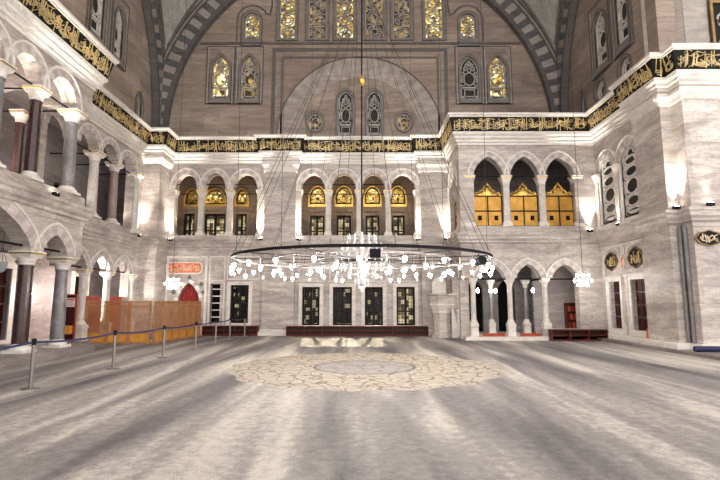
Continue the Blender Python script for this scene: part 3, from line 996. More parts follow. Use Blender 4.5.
for i in range(9):
    a = pi / 2 * i / 8
    row = [(HB * cos(a) * cos(2 * pi * k / 40), YC + HB * cos(a) * sin(2 * pi * k / 40), z1 + 8.0 * sin(a)) for k in range(40)]
    if prev:
        for k in range(40):
            mb.poly([prev[k], prev[(k + 1) % 40], row[(k + 1) % 40], row[k]])
    prev = row
struct(mb.build('ceiling', M['pend'], None, True), 'high painted dome over the hall', 'dome')

# ------------------------------------------------------------------ windows
WN = [0]
def outline(o):
    s0, s1 = o['s0'], o['s1']
    if 'bot' in o:
        return o['top'] + o['bot'][::-1][1:-1]
    return [(s0, o['z0'])] + o['top'] + [(s1, o['z0'])]
def ell(c, z, r, rz, n=16):
    return [(c + r * cos(2 * pi * i / n), z + rz * sin(2 * pi * i / n)) for i in range(n)]
def scale_out(pts, w):
    cs = sum(p[0] for p in pts) / len(pts)
    cz = sum(p[1] for p in pts) / len(pts)
    hs = max(p[0] for p in pts) - cs
    hz = max(p[1] for p in pts) - cz
    return [(cs + (p[0] - cs) * (hs + w) / hs, cz + (p[1] - cz) * (hz + w) / hz) for p in pts]
def window_root(label, T, o):
    WN[0] += 1
    c = ((o['s0'] + o['s1']) / 2)
    w = bpy.data.objects.new('window_%d' % WN[0], None)
    COL.objects.link(w)
    return struct(w, label, 'window')

def stained(T, o, pane, label, tracery='rosettes', frame=None, fm='uptrim', tm='stucco', depth=0.12, fw=0.1):
    w = window_root(label, T, o)
    pts = outline(o)
    mb = MB()
    mb.ring(scale_out(pts, fw), pts, T, 0.05, -0.06, 0)
    mb.ring(scale_out(pts, fw + 0.035), scale_out(pts, fw), T, 0.07, -0.06, 1)
    if frame:
        s0, s1, a, b = frame
        O = [(s0, a), (s0, b), (s1, b), (s1, a)]
        I = [(s0 + 0.05, a + 0.05), (s0 + 0.05, b - 0.05), (s1 - 0.05, b - 0.05), (s1 - 0.05, a + 0.05)]
        mb.ring(O, I, T, 0.07, -0.02, 1)
        J = [(s0 + 0.13, a + 0.13), (s0 + 0.13, b - 0.13), (s1 - 0.13, b - 0.13), (s1 - 0.13, a + 0.13)]
        mb.ring(I, J, T, 0.045, -0.02, 2)
    mb.build('frame', [M['upmid'] if fm == 'uptrim' else M[fm], M['uptrim'] if fm == 'uptrim' else M[fm], M['uplight']], w)
    mb = MB()
    mb.prism(scale_out(pts, 0.01), T, -depth - 0.05, -depth - 0.09)
    mb.build('pane', M[pane], w)
    mb = MB()
    zt = max(p[1] for p in pts)
    zb = min(p[1] for p in pts)
    c, hw = (o['s0'] + o['s1']) / 2, (o['s1'] - o['s0']) / 2
    d0, d1 = -depth + 0.02, -depth - 0.04
    mb.ring(pts, scale_out(pts, -0.07), T, d0, d1)
    def oval(z, r, rz, t=0.045):
        mb.ring(ell(c, z, r, rz), ell(c, z, r - t, rz - t), T, d0, d1)
    if tracery == 'rosettes':
        n = max(2, round((zt - zb) / (2 * hw * 0.8)))
        st = (zt - zb) / n
        for i in range(n):
            z = zb + st * (i + 0.5)
            oval(z, hw * 0.78, st * 0.44)
            oval(z, hw * 0.34, st * 0.2, 0.035)
            for k in range(6):
                a = pi / 3 * k + 0.3
                mb.ring(ell(c + hw * 0.52 * cos(a), z + st * 0.3 * sin(a), 0.11, 0.11, 8), ell(c + hw * 0.52 * cos(a), z + st * 0.3 * sin(a), 0.075, 0.075, 8), T, d0, d1)
            if i:
                mb.prism([(o['s0'], zb + st * i - 0.025), (o['s1'], zb + st * i - 0.025), (o['s1'], zb + st * i + 0.025), (o['s0'], zb + st * i + 0.025)], T, d0, d1)
    elif tracery == 'lancet':
        zsp = zb + (zt - zb) * 0.27
        mb.prism([(o['s0'], zsp - 0.05), (o['s1'], zsp - 0.05), (o['s1'], zsp + 0.05), (o['s0'], zsp + 0.05)], T, d0, d1)
        oval(zb + (zt - zb) * 0.47, hw * 0.66, (zt - zb) * 0.16, 0.06)
        mb.ring([(c - hw * 0.6, zb + 0.07), (c - hw * 0.6, zsp - 0.1), (c + hw * 0.6, zsp - 0.1), (c + hw * 0.6, zb + 0.07)], [(c - hw * 0.5, zb + 0.12), (c - hw * 0.5, zsp - 0.15), (c + hw * 0.5, zsp - 0.15), (c + hw * 0.5, zb + 0.12)], T, d0, d1)
        for k, (fs, fz) in enumerate(((-0.45, 0.72), (0.45, 0.72), (0, 0.68), (0, 0.82), (-0.7, 0.58), (0.7, 0.58), (-0.7, 0.36), (0.7, 0.36), (-0.25, 0.8), (0.25, 0.8))):
            zz = zb + (zt - zb) * fz
            mb.ring(ell(c + hw * fs, zz, 0.12, 0.14, 10), ell(c + hw * fs, zz, 0.075, 0.095, 10), T, d0, d1)
        for sg in (-1, 1):
            mb.tube([T(c + sg * hw * 0.95, d0 - 0.03, zsp + 0.1), T(c + sg * hw * 0.6, d0 - 0.03, zb + (zt - zb) * 0.66), T(c + sg * hw * 0.05, d0 - 0.03, zb + (zt - zb) * 0.92)], 0.03, 5)
    elif tracery == 'round':
        zc = (zt + zb) / 2
        oval(zc, hw * 0.55, (zt - zb) * 0.28)
        for k in range(8):
            a = pi / 4 * k
            mb.tube([T(c + hw * 0.5 * cos(a), d0 - 0.03, zc + (zt - zb) * 0.26 * sin(a)), T(c + hw * 0.95 * cos(a), d0 - 0.03, zc + (zt - zb) * 0.48 * sin(a))], 0.03, 5)
    elif tracery == 'ovals':
        n = 5
        st = (zt - 0.5 - zb) / n
        for i, hgt in enumerate((0.55, 0.95, 1.35, 0.95, 0.7)):
            pass
        hs = [0.38, 0.5, 0.72, 0.5, 0.42]
        z = zb + 0.04
        for hh in hs:
            mb.ring(ell(c, z + hh / 2, hw * 0.92, hh * 0.5), ell(c, z + hh / 2, hw * 0.7, hh * 0.5 - 0.07), T, d0, d1)
            for sg in (-1, 1):
                mb.prism([(c + sg * hw * 0.55, z - 0.03), (c + sg * hw, z - 0.09), (c + sg * hw, z + 0.09), (c + sg * hw * 0.55, z + 0.03)], T, d0, d1)
            mb.prism([(c - hw * 0.6, z - 0.025), (c + hw * 0.6, z - 0.025), (c + hw * 0.6, z + 0.025), (c - hw * 0.6, z + 0.025)], T, d0, d1)
            z += hh
        for k in range(5):
            a = pi * k / 4
            mb.ring(ell(c + hw * 0.5 * cos(a), z + 0.12 + 0.2 * sin(a), 0.1, 0.1, 8), ell(c + hw * 0.5 * cos(a), z + 0.12 + 0.2 * sin(a), 0.06, 0.06, 8), T, d0, d1)
    elif tracery == 'lunette':
        zc = zb + (zt - zb) * 0.4
        oval(zc, hw * 0.36, (zt - zb) * 0.3, 0.05)
        for k in range(5):
            a = pi * (k + 0.5) / 5
            mb.ring(ell(c + hw * 0.66 * cos(a), zb + 0.1 + (zt - zb) * 0.6 * sin(a), 0.12, 0.12, 8), ell(c + hw * 0.66 * cos(a), zb + 0.1 + (zt - zb) * 0.6 * sin(a), 0.075, 0.075, 8), T, d0, d1)
        mb.ring(scale_out(pts, -0.0), scale_out(pts, -0.09), T, d0, d1)
    mb.build('tracery', M[tm], w)
    return w

T = TB(25.4)
ords = ['first', 'second', 'third', 'fourth', 'fifth', 'sixth']
for k, o in enumerate(b_top[:6]):
    stained(T, o, ['glassgold', 'glassdim', 'glassgold', 'glassdim', 'glassdim', 'glassgold'][k], 'tall stained window, %s from the left in the top row of six' % ords[k], 'rosettes', fw=0.13)
stained(T, b_top[6], 'glassgold', 'small arched golden window left of the tall top row', 'rosettes', fw=0.13)
stained(T, b_top[7], 'glassgold', 'small arched golden window right of the tall top row', 'rosettes', fw=0.13)
for k, o in enumerate(b_mid):
    lab = ['golden pointed window, outer one of the left pair under the great arch', 'dark centred pointed window, inner one of the left pair under the great arch',
           'dark pointed window, inner one of the right pair under the great arch', 'golden pointed window, outer one of the right pair under the great arch'][k]
    stained(T, o, ['glassgold', 'glassdim', 'glassdark', 'glassgold'][k], lab, 'lancet', frame=(o['s0'] - 0.3, o['s1'] + 0.3, 12.55, 15.95), fm='uptrim')
stained(T, b_low[0], 'glassdark', 'dark pointed window left of the central gold ball', 'lancet')
stained(T, b_low[1], 'glassdark', 'dark pointed window right of the central gold ball', 'lancet')
stained(T, b_low[2], 'glassdim', 'small oval window just above the cornice at left of centre', 'round')
stained(T, b_low[3], 'glassdim', 'small oval window just above the cornice at right of centre', 'round')
T2 = TLw(-11.2)
for o, lab in ((op(18.62, 19.55, 12.95, 15.3, 15.9, POINT), 'pointed dark window high on the left wall, nearer one'), (op(20.5, 21.25, 12.9, 14.7, 15.3, POINT), 'pointed dark window high on the left wall, farther one')):
    stained(T2, o, 'glassdark', lab, 'lancet', frame=(o['s0'] - 0.35, o['s1'] + 0.35, 12.55, o['top'][6][1] + 0.5), tm='whitestucco')
T2 = TRw(11.2)
for o, lab in ((op(18.7, 19.6, 12.65, 15.0, 15.6, POINT), 'pointed dark window high on the right wall, nearer one'), (op(20.45, 21.5, 12.6, 14.6, 15.2, POINT), 'pointed dark window high on the right wall, farther one')):
    stained(T2, o, 'glassdark', lab, 'lancet', frame=(o['s0'] - 0.35, o['s1'] + 0.35, 12.2, o['top'][6][1] + 0.5), tm='whitestucco')
stained(T2, disc(19.18, 11.5, 0.42, 0.45), 'glassdark', 'round window above the right cornice, nearer one', 'round', tm='whitestucco')
stained(T2, disc(21.3, 11.5, 0.42, 0.45), 'glassdark', 'round window above the right cornice, farther one', 'round', tm='whitestucco')
stained(T2, op(22.75, 23.3, 10.5, 11.75, 12.2, POINT), 'glassdark', 'small dark pointed opening just above the cornice in the right corner', 'none')
stained(TLw(-11.2), op(22.95, 23.5, 10.5, 11.75, 12.2, POINT), 'glassdark', 'small dark pointed opening just above the cornice in the left corner', 'none')
T2 = TRw(11.05)
for o, lab in zip(wn, ('tall arched window of stacked dark ovals on the right, nearer one', 'tall arched window of stacked dark ovals on the right, farther one')):
    stained(T2, o, 'glassdark', lab, 'ovals', fm='trim', tm='whitestucco', depth=0.06)
T = TB(27.0)
for grp, side in ((bl, 'left'), (bc, 'middle')):
    for k, o in enumerate(grp):
        stained(T, o, 'glassgold' if not (side == 'left' and k == 0) else 'glassdim', '%s glowing lunette from the left behind the upper %s arches' % (ords[k], side), 'lunette', fm='gold', tm='gold', fw=0.05)

def grille(T, o, pane, label, nx=2, nz=5, surround=0.13, fm='trim', ledge=True):
    """tall casement of dark wood with an iron grille over the glass"""
    w = window_root(label, T, o)
    s0, s1, z0 = o['s0'], o['s1'], o['z0']
    z1 = o['top'][0][1]
    O = [(s0 - surround, z0 - surround), (s0 - surround, z1 + surround), (s1 + surround, z1 + surround), (s1 + surround, z0 - surround)]
    I = [(s0, z0), (s0, z1), (s1, z1), (s1, z0)]
    mb = MB()
    mb.ring(O, I, T, 0.05, -0.02)
    O2 = scale_out(O, 0.05)
    mb.ring(O2, O, T, 0.075, -0.02)
    mb.build('surround', M[fm], w)
    mb = MB()
    J = scale_out(I, -0.1)
    mb.ring(I, J, T, -0.1, -0.2)
    c = (s0 + s1) / 2
    mb.prism([(c - 0.06, z0), (c + 0.06, z0), (c + 0.06, z1), (c - 0.06, z1)], T, -0.1, -0.2)
    zm = z0 + (z1 - z0) * 0.36
    mb.prism([(s0, zm - 0.035), (s1, zm - 0.035), (s1, zm + 0.035), (s0, zm + 0.035)], T, -0.11, -0.19)
    mb.build('frame', M['framewood'], w)
    mb = MB()
    mb.prism(J, T, -0.24, -0.26)
    mb.build('pane', M[pane], w)
    mb = MB()
    for i in range(1, nx * 2 + 2):
        s = s0 + (s1 - s0) * i / (nx * 2 + 2)
        mb.tube([T(s, -0.21, z0 + 0.03), T(s, -0.21, z1 - 0.03)], 0.012, 5)
    for i in range(1, nz * 2):
        z = z0 + (z1 - z0) * i / (nz * 2)
        mb.tube([T(s0 + 0.03, -0.21, z), T(s1 - 0.03, -0.21, z)], 0.012, 5)
    mb.build('grille', M['iron'], w)
    return w
T = TB(25.2)
for k, o in enumerate(lowin):
    grille(T, o, ['glassnight', 'glassnight', 'glassnight', 'glasswarm'][k], 'tall dark grilled window, %s from the left in the row of four above the long rack' % ords[k])
grille(T, lo and rect(-6.75, -5.8, 0.62, 2.58), 'glassnight', 'tall dark grilled window behind the left shoe rack')
T = TB(27.0)
for grp, side in ((gl, 'left'), (gc, 'middle')):
    for k, o in enumerate(grp):
        grille(T, o, 'glasswarm', '%s small lit window from the left behind the upper %s arches' % (ords[k], side), 1, 4, 0.08, 'cove')
# niche with shelves left of the grilled window
sn = bpy.data.objects.new('window_%d' % (WN[0] + 1), None)
WN[0] += 1
COL.objects.link(sn)
struct(sn, 'narrow dark niche with marble shelves beside the orange screens', 'niche')
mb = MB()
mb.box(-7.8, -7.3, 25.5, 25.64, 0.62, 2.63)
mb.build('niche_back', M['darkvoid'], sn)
mb = MB()
for k in range(5):
    z = 0.9 + 0.36 * k
    mb.box(-7.68, -7.22, 25.12, 25.5, z, z + 0.05)
mb.build('niche_shelf', M['trim'], sn)

# wall panels and frames on the back wall, left portion
T = TB(25.2)
mb = MB()
def frame2(mb, T, s0, s1, a, b, w=0.07, d=0.05):
    mb.ring([(s0, a), (s0, b), (s1, b), (s1, a)], [(s0 + w, a + w), (s0 + w, b - w), (s1 - w, b - w), (s1 - w, a + w)], T, d, -0.02)
frame2(mb, T, -10.15, -8.0, 0.3, 4.1, 0.12)
frame2(mb, T, -7.9, -7.05, 2.78, 4.1)
frame2(mb, T, -6.98, -5.25, 2.85, 4.1)
frame2(mb, T, -7.9, -7.05, 0.3, 2.75)
frame2(mb, T, -4.8, -3.65, 0.6, 4.1, 0.04, 0.0)
for a in (-3.2, -1.6, 0.06, 1.7):
    frame2(mb, T, a, a + 1.35, 2.75, 4.15, 0.05)
mb.build('panel_moulding', M['trim'], wb)
mb = MB()
frame2(mb, TB(24.9), -4.75, -3.7, 5.3, 8.5, 0.05, 0.03)
frame2(mb, TB(24.9), -4.75, -3.7, 0.6, 4.1, 0.05, 0.03)
frame2(mb, TB(24.9), 3.4, 4.5, 5.3, 8.5, 0.05, 0.03)
mb.build('pilaster_panel', M['wall'], wb)
mb = MB()
frame2(mb, TRw(11.05), 18.35, 21.75, 2.75, 4.15, 0.06)
for a, b in ((18.35, 19.9), (19.93, 20.25), (20.3, 21.7)):
    mb.ring(offset(arch(a + 0.1, b - 0.1, 3.7, 4.05, n=10), 0.05), arch(a + 0.1, b - 0.1, 3.7, 4.05, n=10), TRw(11.05), 0.03, -0.02, closed=False)
mb.build('panel_moulding', M['trim'], wrt)

# ------------------------------------------------------------------ doors
DN = [0]
def door(T, o, label, leaf='doorwood', rows=4, studs=True, surround=0.17):
    DN[0] += 1
    r = bpy.data.objects.new('door_%d' % DN[0], None)
    COL.objects.link(r)
    struct(r, label, 'door')
    s0, s1, z0, z1 = o['s0'], o['s1'], o['z0'], o['top'][0][1]
    mb = MB()
    I = [(s0, z0), (s0, z1), (s1, z1), (s1, z0)]
    O = scale_out(I, surround)
    mb.ring(O, I, T, 0.06, -0.02)
    mb.ring(scale_out(O, 0.06), O, T, 0.1, -0.02)
    mb.build('door_surround', M['trim'], r)
    c = (s0 + s1) / 2
    for k, (a, b) in enumerate(((s0, c - 0.01), (c + 0.01, s1))):
        mb = MB()
        mb.prism([(a, z0), (b, z0), (b, z1), (a, z1)], T, -0.16, -0.22)
        h = (z1 - z0) / rows
        for i in range(rows):
            frame2(mb, lambda s, d, z: T(s, d - 0.16, z), a + 0.05, b - 0.05, z0 + h * i + 0.06, z0 + h * (i + 1) - 0.06, 0.05, 0.03)
        lf = mb.build('door_leaf', M[leaf], r)
        if studs:
            mb = MB()
            for i in range(1, rows):
                for q in range(3):
                    s = a + (b - a) * (q + 0.5) / 3
                    mb.prism(ell(s, z0 + h * i, 0.03, 0.03, 8), T, -0.16, -0.11)
            mb.build('stud', M['steel'], lf)
    return r
TD = TRw(11.05)
door(TD, dr[0], 'dark red studded door on the right wall, nearer one with the orange cone')
door(TD, dr[1], 'dark red studded door on the right wall, farther one near the corner')
door(TLw(-13.3), rect(17.3, 18.3, 0.3, 2.96), 'dark red studded door seen through the left arch', surround=0.5)
door(TLw(-13.3), rect(22.4, 23.3, 0.2, 2.9), 'dark doorway behind the left columns beside the screens', 'framewood', 3, False)

# ------------------------------------------------------------------ columns
CB = {}
def column(label, loc, zt, r, shaft, group, cap=0.4, ped=0.0, square=False, gold=True, taper=0.9, basem='trim', capm='trim'):
    """marble column: moulded base (on a pedestal if ped), tapering shaft, flaring capital and gilt abacus; loc z is the foot, zt the top"""
    H = zt - loc[2]
    key = (round(H, 3), r, shaft, cap, ped, square, gold, capm)
    if key in CB:
        return dup(CB[key], loc, 0, label, group)
    t = thing('marble_column', label, 'column', loc, 0, group)
    seg = 4 if square else 18
    mb = MB()
    if ped:
        mb.lathe([(r * 1.6, 0), (r * 1.6, ped * 0.12), (r * 1.42, ped * 0.2), (r * 1.4, ped * 0.85), (r * 1.58, ped * 0.92), (r * 1.58, ped)], (0, 0, 0), 4, 0, True)
    b = ped
    mb.lathe([(r * 1.5, b), (r * 1.5, b + 0.08)], (0, 0, 0), 4, 0, True)
    mb.lathe([(r * 1.45, b + 0.08), (r * 1.5, b + 0.12), (r * 1.4, b + 0.16), (r * 1.15, b + 0.18), (r * 1.2, b + 0.22), (r * 1.02, b + 0.25)], (0, 0, 0), seg, 0, square)
    mb.build('base', M[basem], t, True)
    mb = MB()
    z0, z1 = b + 0.25, H - cap
    mb.lathe([(r, z0), (r * 0.99, z0 + (z1 - z0) * 0.35), (r * taper, z1 - 0.06), (r * taper * 1.12, z1 - 0.05), (r * taper * 1.12, z1 - 0.01), (r * taper, z1)], (0, 0, 0), seg, 0, square)
    mb.build('shaft', M[shaft], t, True)
    mb = MB()
    q = r * taper
    mb.lathe([(q * 1.02, z1), (q * 1.15, z1 + cap * 0.08), (q * 1.1, z1 + cap * 0.14), (q * 1.25, z1 + cap * 0.3), (q * 1.5, z1 + cap * 0.55), (q * 1.55, z1 + cap * 0.62)], (0, 0, 0), seg, 0, square)
    mb.lathe([(q * 1.35, z1 + cap * 0.5), (q * 1.62, z1 + cap * 0.7), (q * 1.72, z1 + cap * 0.76), (q * 1.72, z1 + cap * 0.84)], (0, 0, 0), 4, 0, True)
    mb.lathe([(q * 1.72, z1 + cap * 0.84), (q * 1.85, z1 + cap * 0.9), (q * 1.85, z1 + cap)], (0, 0, 0), 4, 0, True)
    mb.build('capital', M[capm], t, True)
    if gold:
        mb = MB()
        mb.lathe([(q * 1.76, z1 + cap * 0.77), (q * 1.8, z1 + cap * 0.79), (q * 1.8, z1 + cap * 0.88), (q * 1.76, z1 + cap * 0.9)], (0, 0, 0), 4, 0, True)
        mb.build('gilt_band', M['gold'], t)
    CB[key] = t
    return t
g = 'columns of the lower left arcade'
column('dark red shaft column, nearest in the lower left arcade', (-9.62, 13.83, 0.28), 3.15, 0.2, 'coldark', g)
column('grey shaft column at the end of the lower left arcade', (-9.62, 15.5, 0.28), 3.13, 0.2, 'colgrey', g)
column('pale column standing just behind the dark red column', (-11.2, 16.2, 0.28), 3.08, 0.17, 'colgrey', g)
g = 'columns of the upper left gallery'
column('grey upper column at the left edge of the photo', (-9.62, 12.1, 5.2), 8.02, 0.17, 'colgrey', g)
column('grey upper column left of the pink lit bay', (-9.62, 13.62, 5.2), 8.02, 0.17, 'coldark', g)
column('broad grey upper column at the corner of the near left bay', (-9.62, 15.4, 5.2), 8.02, 0.2, 'colgrey', g)
column('inner upper column standing deep in the left gallery', (-11.3, 15.35, 5.2), 8.0, 0.15, 'coldark', g)
g = 'columns of the far left gallery'
column('pale upper column, nearest of three in the far left gallery', (-11.3, 19.83, 5.2), 8.03, 0.2, 'colpale', g)
column('pale upper column, middle of three in the far left gallery', (-11.3, 21.5, 5.2), 8.03, 0.19, 'colbrown', g)
column('pale upper column, farthest of three in the far left gallery', (-11.12, 23.25, 5.0), 8.03, 0.2, 'colpale', g)
g = 'small columns behind the wooden screens'
column('small pale column, first behind the wooden screens', (-11.3, 19.64, 0.16), 3.03, 0.15, 'colpale', g, 0.36, 0.55)
column('small pale column, second behind the wooden screens', (-11.3, 21.5, 0.16), 3.03, 0.15, 'colpale', g, 0.36, 0.55)
column('small pale column, third behind the wooden screens', (-11.1, 23.3, 0.16), 3.03, 0.15, 'colpale', g, 0.36, 0.55)
g = 'slender columns of the upper back gallery'
for k, (x, lab) in enumerate(((-8.53, 'slender upper column, left one of the left back gallery'), (-7.0, 'slender upper column, right one of the left back gallery'),
              (-1.7, 'slender upper column, left one of three in the middle gallery'), (-0.05, 'slender upper column, central one in the middle gallery'), (1.51, 'slender upper column, right one of three in the middle gallery'))):
    column(lab, (x, 25.42, 5.2), 7.68, 0.14, 'colpale', g, 0.4, 0, True, True, 0.95)
g = 'half columns at the ends of the upper back galleries'
for x, lab in ((-10.02, 'half column at the left end of the left back gallery'), (-5.38, 'half column at the right end of the left back gallery'), (-3.27, 'half column at the left end of the middle gallery'), (3.06, 'half column at the right end of the middle gallery')):
    column(lab, (x, 25.42, 5.2), 7.68, 0.12, 'colpale', g, 0.4, 0, True, True, 0.95)
g = 'upper columns between the gilded screens'
for x, lab in ((5.16, 'upper column left of all the gilded screens'), (6.88, 'upper column between the first and second gilded screens'), (8.56, 'upper column between the second and third gilded screens'), (10.22, 'upper column right of all the gilded screens')):
    column(lab, (x, 22.22, 5.2), 7.62, 0.15, 'colpale', g, 0.42, 0, True, True, 0.95)
g = 'lower columns of the right gallery'
for x, lab in ((5.2, 'pale column on a pedestal right beside the pulpit'), (6.89, 'pale column on a pedestal in the middle of the right gallery'), (8.51, 'pale column on a pedestal beside the right rack')):
    column(lab, (x, 22.22, 0.16), 2.8, 0.12, 'colpale', g, 0.42, 0.5, False, False)
g = 'inner columns under the right gallery'
for x, y, lab in ((6.5, 24.0, 'grey inner column seen through the first lower right arch'), (8.22, 24.0, 'grey inner column seen through the second lower right arch'), (5.0, 24.55, 'grey column in the gallery side behind the pulpit')):
    column(lab, (x, y, 0.16), 2.8, 0.11, 'colgrey', g, 0.4, 0.45, False, False)
g = 'pilasters between the oval windows'
for y, lab in ((18.33, 'pale half column on the near side of the oval windows'), (20.02, 'pale half column between the two oval windows'), (21.72, 'pale half column on the far side of the oval windows')):
    column(lab, (11.06, y, 4.87), 7.55, 0.12, 'colpale', g, 0.42, 0, True, False, 0.95)

# ------------------------------------------------------------------ gilded screens
gsc = None
for k, (x, lab) in enumerate(((6.03, 'gilded lattice screen with gold crest in the first right arch'), (7.73, 'gilded lattice screen with gold crest in the middle right arch'), (9.4, 'gilded lattice screen with gold crest in the last right arch'))):
    if gsc is None:
        gsc = thing('gilded_screen', lab, 'screen', (x, 22.3, 4.87), 0, 'gilded screens of the right gallery')
        mb = MB()
        w, h0, h1 = 0.66, 0.36, 1.8
        for z in (h0, (h0 + h1) / 2, h1):
            mb.box(-w, w, -0.05, 0.03, z - 0.03, z + 0.03)
        for s in (-w, 0, w):
            mb.box(s - 0.025, s + 0.025, -0.05, 0.03, h0, h1)
        mb.box(-w, w, -0.02, 0.1, 0.0, h0 - 0.03)
        mb.build('frame', M['framewood'], gsc)
        hm = (h0 + h1) / 2
        for i, (a, b) in enumerate(((-w, 0), (0, w))):
            for j, (c, d) in enumerate(((h0, hm), (hm, h1))):
                mb = MB()
                mb.box(a + 0.025, b - 0.025, -0.02, 0.01, c + 0.03, d - 0.03)
                for q in range(1, 9):
                    s = a + 0.025 + (b - a - 0.05) * q / 9
                    mb.box(s - 0.008, s + 0.008, -0.032, -0.02, c + 0.03, d - 0.03)
                    z = c + 0.03 + (d - c - 0.06) * q / 9
                    mb.box(a + 0.025, b - 0.025, -0.032, -0.02, z - 0.008, z + 0.008)
                p = mb.build('panel', M['goldpanel'], gsc)
                if j == 0:
                    mb = MB()
                    cx = a + (b - a) * (0.42 if i == 0 else 0.58)
                    mb.box(cx - 0.09, cx + 0.09, -0.045, -0.03, c + 0.28, c + 0.5)
                    mb.build('hatch', M['black'], p)
        mb = MB()
        Tc = lambda s, d, z: (s, -d, z)
        for sg in (-1, 1):
            mb.tube([(sg * 0.64, -0.02, 1.84), (sg * 0.5, -0.02, 1.98), (sg * 0.38, -0.02, 1.94), (sg * 0.34, -0.02, 2.06), (sg * 0.2, -0.02, 2.12), (sg * 0.14, -0.02, 2.26), (0, -0.02, 2.38)], 0.035, 6)
            mb.tube([(sg * 0.5 + 0.09 * cos(u), -0.02, 1.93 + 0.07 * sin(u)) for u in [i * 0.7 for i in range(9)]], 0.025, 6)
            mb.tube([(sg * 0.24 + 0.1 * cos(u), -0.02, 1.98 + 0.09 * sin(u)) for u in [i * 0.7 for i in range(9)]], 0.028, 6)
            mb.tube([(sg * 0.08 + 0.07 * cos(u), -0.02, 2.12 + 0.08 * sin(u)) for u in [i * 0.7 for i in range(9)]], 0.025, 6)
        mb.prism([(-0.62, 1.83), (0.62, 1.83), (0.3, 1.92), (0.12, 2.05), (0, 2.2), (-0.12, 2.05), (-0.3, 1.92)], Tc, 0.0, -0.02)
        mb.lathe([(0.02, 2.36), (0.05, 2.42), (0.01, 2.48)], (0, 0, 0), 8)
        mb.build('crest', M['gold'], gsc)
    else:
        dup(gsc, (x, 22.3, 4.87), 0, lab)
sc = dup(gsc, (4.9, 23.55, 4.87), -pi / 2, 'gilded lattice screen in the narrow side arch of the gallery')

# ------------------------------------------------------------------ inscription panels, medallions
r = thing('inscription_panel', 'red orange inscription panel with pale letters above the red arch', 'panel', (-9.22, 25.19, 3.2))
def stadium(hw, hh, rr, n=6):
    out = []
    for cx, cz, a0 in ((hw - rr, hh - rr, 0), (-hw + rr, hh - rr, pi / 2), (-hw + rr, -hh + rr, pi), (hw - rr, -hh + rr, 1.5 * pi)):
        for i in range(n + 1):
            a = a0 + pi / 2 * i / n
            out.append((cx + rr * cos(a), cz + rr * sin(a)))
    return out
Tl = lambda s, d, z: (s, -d, z + 0.27)
mb = MB()
mb.prism(stadium(0.92, 0.27, 0.2), Tl, 0.0, 0.03)
mb.build('board', M['redpanel'], r)
mb = MB()
mb.ring(stadium(0.97, 0.32, 0.22), stadium(0.90, 0.25, 0.19), Tl, 0.0, 0.045)
mb.build('rim', M['trim'], r)
mb = MB()
strokes(mb, lambda s, z, l: Tl(s, 0.028 + l * 0.6, z), -0.84, 0.84, -0.2, 0.2, 30, random.Random(5), 0.028)
mb.build('lettering', M['cream'], r)
# red curtain in pointed arch below
r = thing('door_curtain', 'dark red curtain hanging in the pointed arch behind the orange screens', 'curtain', (-8.93, 25.42, 0))
mb = MB()
n = 40
Tq = lambda s, d, z: (s, d, z)
pts = arch(-0.6, 0.6, 1.75, 2.75, *POINT, n=n)
for i in range(n):
    a, b = pts[i], pts[i + 1]
    da, db = 0.035 * sin(a[0] * 38), 0.035 * sin(b[0] * 38)
    mb.hexa([(a[0], da - 0.02, 0.02), (b[0], db - 0.02, 0.02), (b[0], db + 0.02, 0.02), (a[0], da + 0.02, 0.02), (a[0], da - 0.02, a[1]), (b[0], db - 0.02, b[1]), (b[0], db + 0.02, b[1]), (a[0], da + 0.02, a[1])])
mb.build('cloth', M['redcloth'], r, True)
mb = MB()
T = TB(25.2)
mb.ring(offset(redarch['top'], 0.2), redarch['top'], T, 0.05, -0.02, 0, closed=False, alt=1)
for s, z in ((-8.93, 2.98), (-8.3, 2.62), (-7.95 - 0.25, 2.2), (-9.55, 2.62), (-9.72, 2.2)):
    mb.prism([(s - 0.12, z), (s, z - 0.13), (s + 0.12, z), (s, z + 0.13)], T, 0.06, -0.01, 2)
mb.build('niche_arch', [M['trim'], M['vwall'], M['uptrim']], wb)

def medallion(name, label, T, c, z, w, h, ground, letters, quat=True, rim='bronze'):
    r = thing(name, label, 'medallion', T(c, 0.03, z))
    o = Vector(T(c, 0.03, z))
    Tm = lambda s, d, zz: tuple(Vector(T(c + s, 0.03 + d, z + zz)) - o)
    def outl(k):
        out = []
        for i in range(32):
            a = 2 * pi * i / 32
            q = (abs(cos(a)) ** 1.7 + abs(sin(a)) ** 1.7) ** (-1 / 1.7) if quat else 1
            if quat:
                q *= 1 + 0.05 * cos(8 * a)
            out.append((w * k * q * cos(a), h * k * q * sin(a)))
        return out
    mb = MB()
    mb.prism(outl(0.98), Tm, -0.02, 0.02)
    mb.build('board', M[ground], r)
    mb = MB()
    mb.ring(outl(1.06), outl(0.94), Tm, -0.02, 0.05)
    mb.build('rim', M[rim], r)
    mb = MB()
    strokes(mb, lambda s, zz, l: Tm(s, 0.018 + l * 0.6, zz), -w * 0.68, w * 0.68, -h * 0.6, h * 0.6, 26 if w > 0.2 else 40, random.Random(int(c * 100)), 0.035)
    mb.build('lettering', M[letters], r)
    return r
TD = TRw(11.05)
medallion('wall_medallion', 'round dark medallion over the nearer red door', TD, 19.12, 3.47, 0.5, 0.4, 'frieze', 'goldleaf')
medallion('wall_medallion', 'round dark medallion over the farther red door', TD, 20.99, 3.46, 0.48, 0.38, 'frieze', 'goldleaf')
medallion('wall_medallion', 'small red oval medallion between the two dark ones', TD, 20.08, 3.37, 0.14, 0.24, 'redpanel', 'cream', False, 'trim')
medallion('wall_medallion', 'dark four lobed medallion with gold and white letters on the right pier', TB(15.95), 11.66, 3.82, 0.45, 0.25, 'frieze', 'cream', True)
